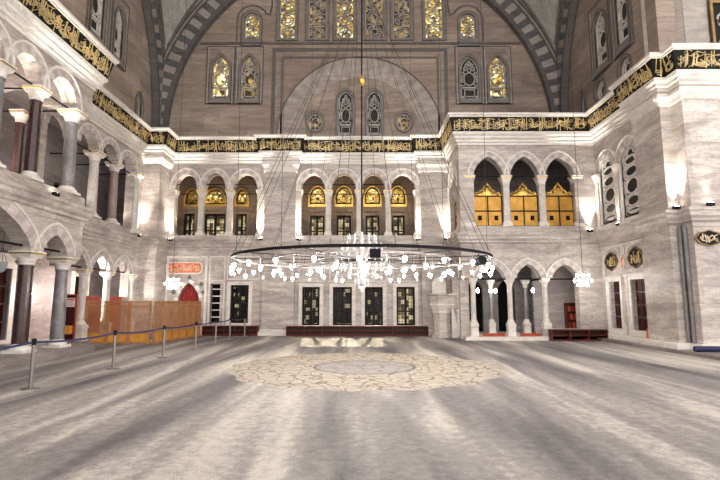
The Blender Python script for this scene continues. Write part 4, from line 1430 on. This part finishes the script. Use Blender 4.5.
# framed ornament panel above the right pier
r = thing('ornament_panel', 'dark framed panel of scrolls above the right pier', 'panel', (14.1, 16.78, 10.62))
mb = MB()
Tp = lambda s, d, z: (s, -d, z)
mb.prism([(-0.9, 0), (0.9, 0), (0.9, 4.2), (-0.9, 4.2)], Tp, -0.02, 0.02)
mb.build('board', M['frieze'], r)
mb = MB()
mb.ring([(-1.0, 0), (-1.0, 2.35), (1.0, 2.35), (1.0, 0)], [(-0.9, 0.1), (-0.9, 2.2), (0.9, 2.2), (0.9, 0.1)], Tp, 0.0, 0.09)
mb.ring([(-1.0, 2.6), (-1.0, 4.3), (1.0, 4.3), (1.0, 2.6)], [(-0.9, 2.7), (-0.9, 4.2), (0.9, 4.2), (0.9, 2.7)], Tp, 0.0, 0.09)
mb.build('rim', M['bronze'], r)
for cx in (-0.45, 0.45):
    for cz in (0.6, 1.6, 3.3):
        mb = MB()
        mb.tube([(cx + (0.1 + 0.035 * i) * cos(i * 0.55), -0.04, cz + (0.1 + 0.035 * i) * sin(i * 0.55)) for i in range(10)], 0.045, 6)
        mb.build('scroll', M['stucco'], r, True)

# ------------------------------------------------------------------ racks
def rack(name, label, x0, x1, y, depth, h, bays, rows, legs=0.06):
    cx = (x0 + x1) / 2
    r = thing(name, label, 'shoe rack', (cx, y, 0), 0, 'low red wooden racks')
    hw = (x1 - x0) / 2
    mb = MB()
    mb.box(-hw, hw, -depth, 0, h - 0.04, h)
    mb.build('top', M['rackwood'], r)
    mb = MB()
    mb.box(-hw, hw, -0.03, 0, 0.02, h - 0.04)
    mb.build('back', M['rackin'], r)
    for i in range(1, rows):
        z = 0.06 + (h - 0.1) * i / rows
        mb = MB()
        mb.box(-hw + 0.03, hw - 0.03, -depth + 0.02, -0.03, z - 0.018, z + 0.018)
        mb.build('shelf', M['rackwood'], r)
    mb = MB()
    mb.box(-hw, hw, -depth, -0.03, 0.0, 0.07)
    mb.build('plinth', M['rackwood'], r)
    for i in range(bays + 1):
        s = -hw + 2 * hw * i / bays
        mb = MB()
        a = min(max(s - 0.02, -hw), hw - 0.04)
        mb.box(a, a + 0.04, -depth, -0.03, 0.07, h - 0.04)
        mb.build('divider', M['rackwood'], r)
    return r
rack('shoe_rack', 'long dark red rack under the four windows', -3.7, 3.42, 24.74, 0.36, 0.5, 8, 2)
rack('shoe_rack', 'dark red rack under the window left of the pilaster', -8.0, -5.2, 25.05, 0.4, 0.5, 5, 2)
rack('shoe_rack', 'open red brown rack against the right gallery corner', 8.4, 10.85, 21.75, 0.4, 0.5, 3, 2)
for k, (a, b, lab) in enumerate(((5.55, 6.55, 'low red kerb board across the first lower right arch'), (7.25, 8.15, 'low red kerb board across the second lower right arch'))):
    mb = MB()
    mb.box(a, b, 22.0, 22.1, 0.16, 0.27)
    mb.box(a, b, 21.97, 22.13, 0.27, 0.3)
    tag(mb.build('kerb_board', M['redboard']), lab, 'board', 'red kerb boards in the right gallery')
# red bookcase in the right gallery
r = thing('bookcase', 'small red framed bookcase standing in the third lower right arch', 'bookcase', (10.5, 24.08, 0.16))
mb = MB()
mb.ring([(-0.3, 0.2), (-0.3, 1.5), (0.3, 1.5), (0.3, 0.2)], [(-0.24, 0.26), (-0.24, 1.44), (0.24, 1.44), (0.24, 0.26)], lambda s, d, z: (s, d, z), -0.15, 0.15)
mb.box(-0.3, 0.3, 0.1, 0.15, 0.2, 1.5)
mb.box(-0.3, 0.3, -0.15, 0.15, 0.0, 0.2)
mb.build('case', M['rackwood'], r)
for z in (0.65, 1.05):
    mb = MB()
    mb.box(-0.24, 0.24, -0.13, 0.1, z, z + 0.03)
    mb.build('shelf', M['rackwood'], r)
bk = None
bc = [('redboard', 0.28), ('redcloth', 0.25), ('redpanel', 0.3), ('redboard', 0.26)]
for j, z in enumerate((0.42, 0.84, 1.24)):
    for i in range(4):
        mb = MB()
        h = bc[(i + j) % 4][1]
        x = 10.5 - 0.17 + i * 0.11
        mb.box(-0.035, 0.035, -0.09, 0.08, 0, h * 0.95)
        o = mb.build('book', M[bc[(i + j) % 4][0]], None, loc=(x, 24.05, z + 0.0 if j else 0.42))
        tag(o, 'red book on the %s shelf of the small gallery bookcase' % ('lowest', 'middle', 'top')[j], 'book', 'red books on the %s shelf of the bookcase' % ('lowest', 'middle', 'top')[j])

# ------------------------------------------------------------------ wooden screens at left
SCR = {}
def screen(label, p0, p1):
    dx, dy = p1[0] - p0[0], p1[1] - p0[1]
    l = round(sqrt(dx * dx + dy * dy), 2)
    rz = atan2(dy, dx)
    loc = (p0[0], p0[1], 0)
    if l in SCR:
        return dup(SCR[l], loc, rz, label)
    r = thing('wooden_screen', label, 'screen', loc, rz, 'wooden lattice screens around the left corner')
    H = 1.74
    mb = MB()
    for s in (0.0, l - 0.07):
        mb.box(s, s + 0.07, -0.03, 0.03, 0, H)
    for z in (0.03, 0.42, 1.5, H - 0.06):
        mb.box(0.07, l - 0.07, -0.025, 0.025, z, z + 0.06)
    mb.build('frame', M['screenwood'], r)
    mb = MB()
    mb.box(0.07, l - 0.07, -0.012, 0.012, 0.09, 0.42)
    mb.build('board', M['screenpanel'], r)
    for z0, z1 in ((0.48, 1.5), (1.56, H - 0.06)):
        mb = MB()
        hh = z1 - z0
        ww = l - 0.14
        st = 0.08
        k = -hh
        while k < ww:
            for sg in (0, 1):
                a = max(k, 0)
                b = min(k + hh, ww)
                if b - a > 0.02:
                    za, zb = (z0 + a - k, z0 + b - k) if sg == 0 else (z1 - (a - k), z1 - (b - k))
                    y = -0.006 if sg == 0 else 0.006
                    w = 0.011
                    mb.hexa([(0.07 + a, y - 0.005, za - w), (0.07 + b, y - 0.005, zb - w), (0.07 + b, y + 0.005, zb - w), (0.07 + a, y + 0.005, za - w),
                             (0.07 + a, y - 0.005, za + w), (0.07 + b, y - 0.005, zb + w), (0.07 + b, y + 0.005, zb + w), (0.07 + a, y + 0.005, za + w)])
            k += st
        mb.build('lattice', M['screenwood'], r)
    for s in (0.035, l - 0.035):
        mb = MB()
        mb.box(s - 0.03, s + 0.03, -0.16, 0.16, 0, 0.06)
        mb.build('foot', M['screenwood'], r)
    SCR[l] = r
    return r
xs = [-11.3, -10.4, -9.5, -8.6]
for k in range(3):
    screen('wooden lattice screen facing the hall, %s from the left' % ords[k], (xs[k], 20.0), (xs[k + 1] - 0.01, 20.0))
pa, pb = Vector((-8.54, 20.2)), Vector((-8.08, 24.6))
for k in range(6):
    a, b = pa.lerp(pb, k / 6), pa.lerp(pb, (k + 1) / 6 - 0.004)
    screen('wooden lattice screen running to the back wall, %s from the corner' % ords[k], a, b)
# red boards behind the screens
for k, (a, b, lab) in enumerate(((19.9, 21.24, 'red board wall panel between the first two small left columns'), (21.8, 22.98, 'red board wall panel between the second and third small left columns'))):
    mb = MB()
    mb.box(-11.42, -11.34, a, b, 0.16, 1.95)
    mb.box(-11.34, -11.3, a, b, 1.88, 1.95)
    mb.box(-11.34, -11.3, a, b, 1.2, 1.26)
    tag(mb.build('red_board', M['redboard']), lab, 'board', 'red boards between the small left columns')
# red notice stand and shelf near the left door
r = thing('notice_stand', 'red framed notice stand with a white sign beside the left grey column', 'stand', (-11.5, 19.2, 0.16))
mb = MB()
mb.ring([(-0.28, 0.0), (-0.28, 1.85), (0.28, 1.85), (0.28, 0.0)], [(-0.23, 0.05), (-0.23, 1.8), (0.23, 1.8), (0.23, 0.05)], lambda s, d, z: (s, -d, z), -0.03, 0.03)
mb.build('frame', M['redboard'], r)
mb = MB()
mb.box(-0.23, 0.23, -0.01, 0.01, 0.05, 1.8)
mb.build('board', M['doorwood'], r)
mb = MB()
mb.box(-0.16, 0.2, -0.03, -0.01, 1.35, 1.7)
sg = mb.build('sign', M['white'], r)
mb = MB()
mb.box(-0.14, 0.18, -0.035, -0.03, 1.6, 1.67)
for z in (1.4, 1.45, 1.5, 1.55):
    mb.box(-0.12, 0.14, -0.035, -0.03, z, z + 0.02)
mb.build('print', M['redpanel'], sg)
mb = MB()
mb.box(-0.2, 0.2, -0.25, -0.03, 0.3, 0.62)
mb.build('shelf', M['screenpanel'], r)

# ------------------------------------------------------------------ stanchions and belts
sp = [(-6.55, 7.1), (-6.5, 9.76), (-6.32, 12.6), (-6.1, 15.2), (-6.02, 17.9), (-5.97, 20.2), (-6.0, 22.5), (-5.75, 24.3)]
st = None
for k, (x, y) in enumerate(sp[1:]):
    lab = 'steel queue post with navy belt, %s from the front' % (ords + ['last'])[k]
    if st is None:
        st = thing('stanchion', lab, 'post', (x, y, 0), 0, 'steel queue posts')
        mb = MB()
        mb.lathe([(0.17, 0), (0.17, 0.012), (0.15, 0.028), (0.05, 0.035)], seg=24)
        mb.build('base', M['steel'], st, True)
        mb = MB()
        mb.lathe([(0.036, 0.03), (0.036, 0.86)], seg=16)
        mb.build('pole', M['steel'], st, True)
        mb = MB()
        mb.lathe([(0.042, 0.85), (0.042, 0.96), (0.036, 0.975), (0.01, 0.98)], seg=16)
        mb.build('belt_head', M['black'], st, True)
    else:
        dup(st, (x, y, 0), 0, lab)
for k in range(len(sp) - 1):
    (x0, y0), (x1, y1) = sp[k], sp[k + 1]
    mb = MB()
    n = 8
    ll = sqrt((x1 - x0) ** 2 + (y1 - y0) ** 2)
    f0, f1 = 0.044 / ll, 1 - 0.044 / ll
    P = [(x0 + (x1 - x0) * (f0 + (f1 - f0) * i / n), y0 + (y1 - y0) * (f0 + (f1 - f0) * i / n), 0.90 - 0.05 * sin(pi * i / n)) for i in range(n + 1)]
    for i in range(n):
        a, b = P[i], P[i + 1]
        mb.hexa([(a[0] - 0.004, a[1], a[2] - 0.022), (b[0] - 0.004, b[1], b[2] - 0.022), (b[0] + 0.004, b[1], b[2] - 0.022), (a[0] + 0.004, a[1], a[2] - 0.022),
                 (a[0] - 0.004, a[1], a[2] + 0.022), (b[0] - 0.004, b[1], b[2] + 0.022), (b[0] + 0.004, b[1], b[2] + 0.022), (a[0] + 0.004, a[1], a[2] + 0.022)])
    lab = 'navy belt running to the left edge from the front post' if k == 0 else 'navy belt between the %s and %s posts from the front' % ((ords + ['last'])[k - 1], (ords + ['last'])[k])
    tag(mb.build('barrier_belt', M['blue']), lab, 'belt', 'navy barrier belts')

# ------------------------------------------------------------------ pulpit
r = thing('pulpit', 'carved stone preaching pulpit with side stairs beside the right gallery', 'pulpit', (3.98, 23.7, 0))
mb = MB()
mb.lathe([(0.55, 0), (0.55, 0.14), (0.48, 0.2), (0.43, 0.26), (0.43, 1.1), (0.46, 1.16)], seg=8)
mb.build('pedestal', M['wall'], r)
mb = MB()
mb.lathe([(0.44, 1.14), (0.48, 1.3), (0.62, 1.5), (0.66, 1.55), (0.66, 1.62)], seg=8)
mb.build('corbel', M['trim'], r)
mb = MB()
mb.lathe([(0.62, 1.62), (0.62, 2.0), (0.68, 2.03), (0.68, 2.1), (0.6, 2.1)], seg=8)
mb.build('parapet', M['wall'], r)
mb = MB()
mb.prism([(-0.35, 2.05), (-0.35, 2.6)] + arch(-0.35, 0.35, 2.6, 2.95, n=8) + [(0.35, 2.05)], lambda s, d, z: (s, 0.7 - d, z), 0, 0.1)
mb.build('backrest', M['trim'], r)
mb = MB()
for k in range(6):
    mb.box(0.42 + 0.062 * k, 0.42 + 0.062 * (k + 1), -0.3, 0.45, 0, 1.35 - 0.22 * k)
mb.build('stairs', M['wall'], r)
mb = MB()
mb.prism([(0.42, 0), (0.74, 0), (0.74, 0.6), (0.66, 0.66), (0.42, 1.75)], lambda s, d, z: (s, -0.32 - d, z), 0.0, 0.08)
mb.build('stair_side', M['trim'], r)
mb = MB()
mb.box(0.66, 0.8, -0.42, -0.26, 0, 1.15)
mb.lathe([(0.06, 1.2), (0.1, 1.28), (0.06, 1.38), (0.01, 1.42)], (0.73, -0.34, -0.05), 10)
mb.build('newel', M['trim'], r)

# ------------------------------------------------------------------ chandelier
CX, CY = 0.05, 13.7
ch = thing('ring_chandelier', 'huge black ring chandelier with dozens of lit glass lamps', 'chandelier', (CX, CY, 0))
def ringmesh(r0, r1, z0, z1, n=96):
    mb = MB()
    for i in range(n):
        a, b = 2 * pi * i / n, 2 * pi * (i + 1) / n
        q = [(r0, a), (r1, a), (r1, b), (r0, b)]
        mb.hexa([(rr * cos(t), rr * sin(t), z0) for rr, t in q] + [(rr * cos(t), rr * sin(t), z1) for rr, t in q])
    return mb
ringmesh(3.57, 3.63, 2.855, 2.925).build('rim', M['iron'], ch, True)
ringmesh(3.555, 3.569, 2.858, 2.922).build('rim_lamplight', M['lamplight'], ch, True)  # lamplight on the rim's inner face, put in as a pale band
ringmesh(2.46, 2.51, 2.86, 2.91, 72).build('inner_rim', M['lampmetal'], ch, True)
ringmesh(1.26, 1.3, 2.86, 2.9, 48).build('inner_rim', M['lampmetal'], ch, True)
for k in range(12):
    a = 2 * pi * k / 12 + 0.13
    mb = MB()
    mb.tube([(0.1 * cos(a), 0.1 * sin(a), 2.89), (3.57 * cos(a), 3.57 * sin(a), 2.89)], 0.011, 5)
    mb.build('spoke', M['iron'], ch)
mb = MB()
mb.tube([(0, 0, 2.2), (0, 0, 21.5 + 8)], 0.025, 6)
mb.build('central_rod', M['iron'], ch)
mb = MB()
mb.lathe([(0.02, 8.13), (0.075, 8.18), (0.105, 8.27), (0.075, 8.36), (0.03, 8.42), (0.02, 8.48)], seg=16)
mb.build('gilt_ball', M['gold'], ch, True)
mb = MB()
mb.lathe([(0.03, 11.4), (0.12, 11.48), (0.12, 11.54), (0.03, 11.6)], seg=12)
mb.build('cable_hub', M['iron'], ch, True)
for k in range(16):
    a = 2 * pi * k / 16 + 0.2
    mb = MB()
    mb.tube([(0.08 * cos(a), 0.08 * sin(a), 11.5), (3.6 * cos(a), 3.6 * sin(a), 2.93)], 0.007, 4)
    mb.build('suspension_cable', M['cable'], ch)
for k in range(6):
    a = 2 * pi * k / 6
    mb = MB()
    mb.tube([(3.6 * cos(a), 3.6 * sin(a), 2.9), (3.75 * cos(a), 3.75 * sin(a), 24.0)], 0.007, 4)
    mb.build('suspension_cable', M['cable'], ch)
lp = None
lamp_n = [0]
def lamp(r, a, z):
    global lp, unlit
    lamp_n[0] += 1
    loc = (r * cos(a), r * sin(a), z)
    if lp is None:
        mb = MB()
        mb.tube([(0, 0, 0), (0, 0, -0.16)], 0.008, 5)
        mb.lathe([(0.012, -0.16), (0.035, -0.175), (0.04, -0.19), (0.022, -0.21)], seg=10)
        lp = mb.build('lamp', M['lampmetal'], ch, True)
        lp.location = loc
        mb = MB()
        mb.lathe([(0.042, -0.20), (0.048, -0.22), (0.042, -0.25), (0.03, -0.29), (0.01, -0.315)], seg=12)
        mb.build('glass_cup', M['lampglass'], lp, True)
        unlit = lp.children[0].data.copy()
        unlit.materials[0] = M['crystal']
        return
    c = lp.copy()
    COL.objects.link(c)
    c.location = loc
    for g in lp.children:
        d = g.copy()
        COL.objects.link(d)
        d.parent = c
        if lamp_n[0] % 4 == 0:
            d.data = unlit
    return c
lamp(3.6, 0.05, 2.86)
for k in range(1, 46):
    lamp(3.6, 2 * pi * k / 46 + 0.05, 2.86 - (0.0, 0.14)[k % 2])
for k in range(24):
    lamp(2.48, 2 * pi * k / 24, 2.86 - (0.05, 0.2, 0.1)[k % 3])
for k in range(2):
    r_, a_, z_ = ((3.3, -pi / 2 + 0.02, 2.8), (0.9, -pi / 2, 2.42))[k]
    lamp(r_, a_, z_).scale = (1.9, 1.9, 1.5)
for k in range(10):
    lamp(1.28, 2 * pi * k / 10 + 0.3, 2.84)
# centre crystal clusters
for z, rr, n in ((3.55, 0.4, 12), (3.3, 0.58, 16), (3.0, 0.72, 18), (2.72, 0.6, 15), (2.5, 0.38, 10), (2.3, 0.18, 6)):
    mb = MB()
    mb.tube([(rr * cos(2 * pi * i / 28), rr * sin(2 * pi * i / 28), z) for i in range(28)], 0.012, 5, closed=True)
    for i in range(n):
        a = 2 * pi * i / n
        x, y = rr * cos(a), rr * sin(a)
        mb.lathe([(0.006, 0.12), (0.028, 0.06), (0.036, 0.0), (0.026, -0.06), (0.004, -0.14)], (x, y, z - 0.04), 6)
    mb.build('crystal_tier', M['crystal'], ch)
mb = MB()
mb.lathe([(0.02, 2.0), (0.09, 2.06), (0.12, 2.2), (0.06, 2.3), (0.08, 2.6), (0.05, 2.9), (0.09, 3.2), (0.04, 3.7)], seg=14)
mb.build('central_stem', M['crystal'], ch, True)
# equipment clamped to the rim
r = thing('loudspeaker', 'small black box speaker hanging from the near rim of the chandelier', 'speaker', (0.32, 10.1, 2.62))
mb = MB()
mb.box(-0.115, 0.115, -0.08, 0.08, 0, 0.19)
mb.build('cabinet', M['black'], r)
mb = MB()
mb.box(-0.1, 0.1, -0.086, -0.08, 0.015, 0.175)
mb.build('front_cloth', M['iron'], r)
mb = MB()
mb.tube([(0, 0, 0.19), (0, 0, 0.215)], 0.012, 6)
mb.build('bracket', M['iron'], r)
r = thing('spotlight', 'black spotlight clamped to the right end of the chandelier rim', 'spotlight', (2.83, 11.42, 2.62), 0.4)
mb = MB()
mb.tube([(0, 0.12, 0.0), (0, 0.06, 0.02), (0, -0.1, 0.05), (0, -0.16, 0.06)], [0.05, 0.09, 0.11, 0.12], 14)
mb.build('housing', M['black'], r, True)
mb = MB()
mb.tube([(-0.13, 0, 0.02), (-0.13, 0, 0.17), (0.13, 0, 0.17), (0.13, 0, 0.02)], 0.012, 6)
mb.tube([(0, 0, 0.17), (0, 0, 0.215)], 0.02, 6)
mb.build('bracket', M['iron'], r)

# ------------------------------------------------------------------ small lamps
def small_chandelier(label, loc, ztop):
    r = thing('crystal_chandelier', label, 'chandelier', loc)
    mb = MB()
    mb.tube([(0, 0, 0.5), (0, 0, ztop - loc[2])], 0.01, 5)
    mb.build('cable', M['cable'], r)
    mb = MB()
    mb.lathe([(0.02, -0.1), (0.05, 0.0), (0.03, 0.2), (0.06, 0.35), (0.02, 0.55)], seg=10)
    for zz, rr in ((0.3, 0.26), (0.1, 0.36), (-0.08, 0.22)):
        mb.tube([(rr * cos(2 * pi * i / 20), rr * sin(2 * pi * i / 20), zz) for i in range(20)], 0.012, 5, closed=True)
    mb.build('frame', M['lampmetal'], r, True)
    for zz, rr, n in ((0.3, 0.26, 6), (0.1, 0.36, 8), (-0.08, 0.22, 5)):
        for i in range(n):
            a = 2 * pi * i / n
            mb = MB()
            mb.lathe([(0.02, 0.02), (0.045, -0.02), (0.04, -0.07), (0.01, -0.11)], (rr * cos(a), rr * sin(a), zz), 8)
            mb.build('bulb', M['smallglass'], r, True)
small_chandelier('small white lit chandelier in front of the right gallery corner', (9.5, 20.5, 2.55), 22)
small_chandelier('small white lit chandelier in front of the orange inscription panel', (-8.95, 23.0, 2.5), 20)
for x, y, lab in ((5.66, 23.2, 'hanging bulb beside the pulpit under the right gallery'), (6.2, 22.9, 'hanging bulb under the first lower right arch, left one'), (6.6, 23.5, 'hanging bulb under the first lower right arch, right one'), (8.2, 22.9, 'hanging bulb under the second lower right arch')):
    r = thing('pendant_bulb', lab, 'lamp', (x, y, 2.25), 0, 'hanging bulbs under the right gallery')
    mb = MB()
    mb.tube([(0, 0, 0.1), (0, 0, 2.05)], 0.008, 5)
    mb.build('cord', M['cable'], r)
    mb = MB()
    mb.lathe([(0.03, 0.1), (0.05, 0.05), (0.075, -0.02), (0.05, -0.09), (0.01, -0.11)], seg=12)
    mb.build('bulb', M['smallglass'], r, True)
r = thing('pendant_bulb', 'bare lit bulb hanging behind the first small left column', 'lamp', (-11.95, 20.85, 2.3))
mb = MB()
mb.tube([(0, 0, 0.1), (0, 0, 1.99)], 0.008, 5)
mb.build('cord', M['cable'], r)
mb = MB()
mb.lathe([(0.03, 0.1), (0.05, 0.05), (0.075, -0.02), (0.05, -0.09), (0.01, -0.11)], seg=12)
mb.build('bulb', M['smallglass'], r, True)
l = bpy.data.lights.new('bulb_glow', 'POINT')
l.energy, l.color, l.shadow_soft_size = 170.0, (1.0, 0.93, 0.84), 0.12
o = bpy.data.objects.new('glow', l)
COL.objects.link(o)
o.parent = r
o.location = (0, 0, -0.3)
r = thing('glass_lantern', 'unlit clear glass lantern hanging in the left arch', 'lantern', (-11.3, 15.1, 2.62))
mb = MB()
mb.lathe([(0.02, 0.0), (0.1, 0.06), (0.16, 0.2), (0.17, 0.32), (0.15, 0.34)], seg=16)
mb.build('glass', M['clearglass'], r, True)
mb = MB()
for k in range(3):
    a = 2 * pi * k / 3
    mb.tube([(0.16 * cos(a), 0.16 * sin(a), 0.33), (0, 0, 0.8)], 0.006, 4)
mb.tube([(0, 0, 0.8), (0, 0, 1.67)], 0.008, 4)
mb.build('chain', M['cable'], r)
# flood lamps standing on the belt ledge, shining up the walls
def flood(label, x, y, rz, power, tilt=0.0, size=0.95, z=4.87):
    r = thing('floodlight', label, 'floodlight', (x, y, z), rz, 'floodlights on the ledge')
    mb = MB()
    mb.box(-0.12, 0.12, -0.05, 0.05, 0.03, 0.13)
    mb.box(-0.02, 0.02, -0.03, 0.03, 0.0, 0.03)
    mb.build('housing', M['black'], r)
    mb = MB()
    mb.box(-0.1, 0.1, -0.04, 0.04, 0.13, 0.135)
    mb.build('lens', M['floodlens'], r)
    l = bpy.data.lights.new('flood_beam', 'SPOT')
    l.energy = power
    l.color = (1.0, 0.93, 0.82)
    l.spot_size = size
    l.spot_blend = 1.0
    l.shadow_soft_size = 0.05
    lo_ = bpy.data.objects.new('beam', l)
    COL.objects.link(lo_)
    lo_.parent = r
    lo_.location = (0, 0, 0.17)
    lo_.rotation_euler = (pi - tilt, 0, 0)
    return r
F = FLOOD_W
flood('floodlight on the ledge at the right end of the left back gallery', -5.28, 25.05, 0, F)
flood('floodlight on the ledge left of the middle gallery', -3.22, 25.05, 0, F)
flood('floodlight on the ledge right of the middle gallery', 3.05, 25.05, 0, F)
flood('floodlight on the ledge in the corner beside the right gallery', 4.5, 24.75, 0, F * 0.8)
flood('floodlight on the ledge at the left back corner pier', -10.0, 25.05, 0, F * 0.8)
flood('floodlight on the ledge beside the far left columns', -10.95, 23.6, pi / 2, F * 0.8)
flood('floodlight on the ledge in the corner right of the gilded screens', 10.6, 21.87, 0, F * 0.8)
flood('floodlight on the ledge at the edge of the right pier', 11.0, 16.4, 0, F * 0.7)
flood('floodlight on the ledge under the near left columns', -9.25, 14.3, pi / 2, F * 0.7)
flood('black floodlight standing on the ledge of the right pier', 11.75, 15.8, 0, F * 0.06)
flood('floodlight on the ledge below the oval windows', 10.9, 20.0, -pi / 2, F * 0.4)
# lamps inside the upper galleries
def gallery_lamp(label, loc, power, col=(1.0, 0.80, 0.55), size=0.15):
    r = thing('gallery_lamp', label, 'lamp', loc, 0, 'glowing lamps inside the galleries')
    mb = MB()
    mb.lathe([(0.1, 0.0), (0.1, 0.02), (0.03, 0.04)], seg=12)
    mb.build('base', M['lampmetal'], r, True)
    mb = MB()
    mb.lathe([(0.03, 0.04), (0.06, 0.09), (0.05, 0.15), (0.01, 0.18)], seg=10)
    mb.build('bulb', M['smallglass'], r, True)
    l = bpy.data.lights.new('gallery_glow', 'SPOT')
    l.spot_size, l.spot_blend = 2.0, 0.8
    l.energy = power
    l.color = col
    l.shadow_soft_size = size
    o = bpy.data.objects.new('glow', l)
    COL.objects.link(o)
    o.parent = r
    o.location = (0, 0, 0.25)
    o.rotation_euler = (pi, 0, 0)
G_ = GALLERY_W
for x, lab in ((-9.1, 'small lamp low behind the left back parapet, left one'), (-6.5, 'small lamp low behind the left back parapet, right one'), (-2.4, 'small lamp low behind the middle parapet, left one'), (-0.0, 'small lamp low behind the middle parapet, central one'), (2.2, 'small lamp low behind the middle parapet, right one')):
    gallery_lamp(lab, (x, 25.72, 4.9), G_ * 0.8)
for x, y, lab in ((-11.6, 14.4, 'small lamp on the floor of the near left gallery'), (-11.6, 11.2, 'small lamp on the floor of the left gallery at the photo edge'), ):
    gallery_lamp(lab, (x, y, 4.86), G_ * 2.2, (1.0, 0.88, 0.76))
for y, lab in ((18.9, 'small lamp low behind the far left parapet, nearer one'), (22.3, 'small lamp low behind the far left parapet, farther one')):
    gallery_lamp(lab, (-11.5, y, 4.86), G_ * 0.8, (1.0, 0.9, 0.8))

# ------------------------------------------------------------------ small items
r = thing('traffic_cone', 'small orange cone at the foot of the nearer red door', 'cone', (10.905, 18.52, 0.335))
mb = MB()
mb.lathe([(0.05, 0), (0.05, 0.02), (0.045, 0.03), (0.015, 0.36), (0.008, 0.37)], seg=14)
mb.build('body', M['orange'], r, True)
r = thing('folded_barrier', 'long dark blue roll lying on the step by the right pier', 'roll', (12.2, 15.35, 0.13), 0)
mb = MB()
mb.tube([(-1.55, 0.25, 0.09), (1.8, -0.05, 0.09)], 0.09, 10)
mb.build('body', M['blue'], r, True)

# lamp posts outside, shining in through the back windows
for x, lab in ((-0.95, 'street lamp outside behind the second window of the row of four'), (1.2, 'street lamp outside behind the third window of the row of four'), (-3.4, 'street lamp outside behind the first window of the row of four')):
    r = thing('street_lamp', lab, 'lamp', (x, 31.0, 0), 0, 'street lamps outside the back windows')
    mb = MB()
    mb.lathe([(0.09, 0), (0.09, 0.1), (0.045, 0.2), (0.035, 4.4)], seg=10)
    mb.build('pole', M['iron'], r, True)
    mb = MB()
    mb.lathe([(0.05, 4.4), (0.16, 4.5), (0.2, 4.8), (0.05, 4.95)], seg=12)
    mb.build('lantern', M['floodlens'], r, True)
    l = bpy.data.lights.new('street_beam', 'SPOT')
    l.energy, l.color, l.spot_size, l.spot_blend, l.shadow_soft_size = STREET_W, (1.0, 0.84, 0.58), 0.8, 0.4, 0.1
    o = bpy.data.objects.new('beam', l)
    COL.objects.link(o)
    o.parent = r
    o.location = (0, -0.3, 4.35)
    o.rotation_euler = (-(pi / 2 - 0.42), 0, 0)
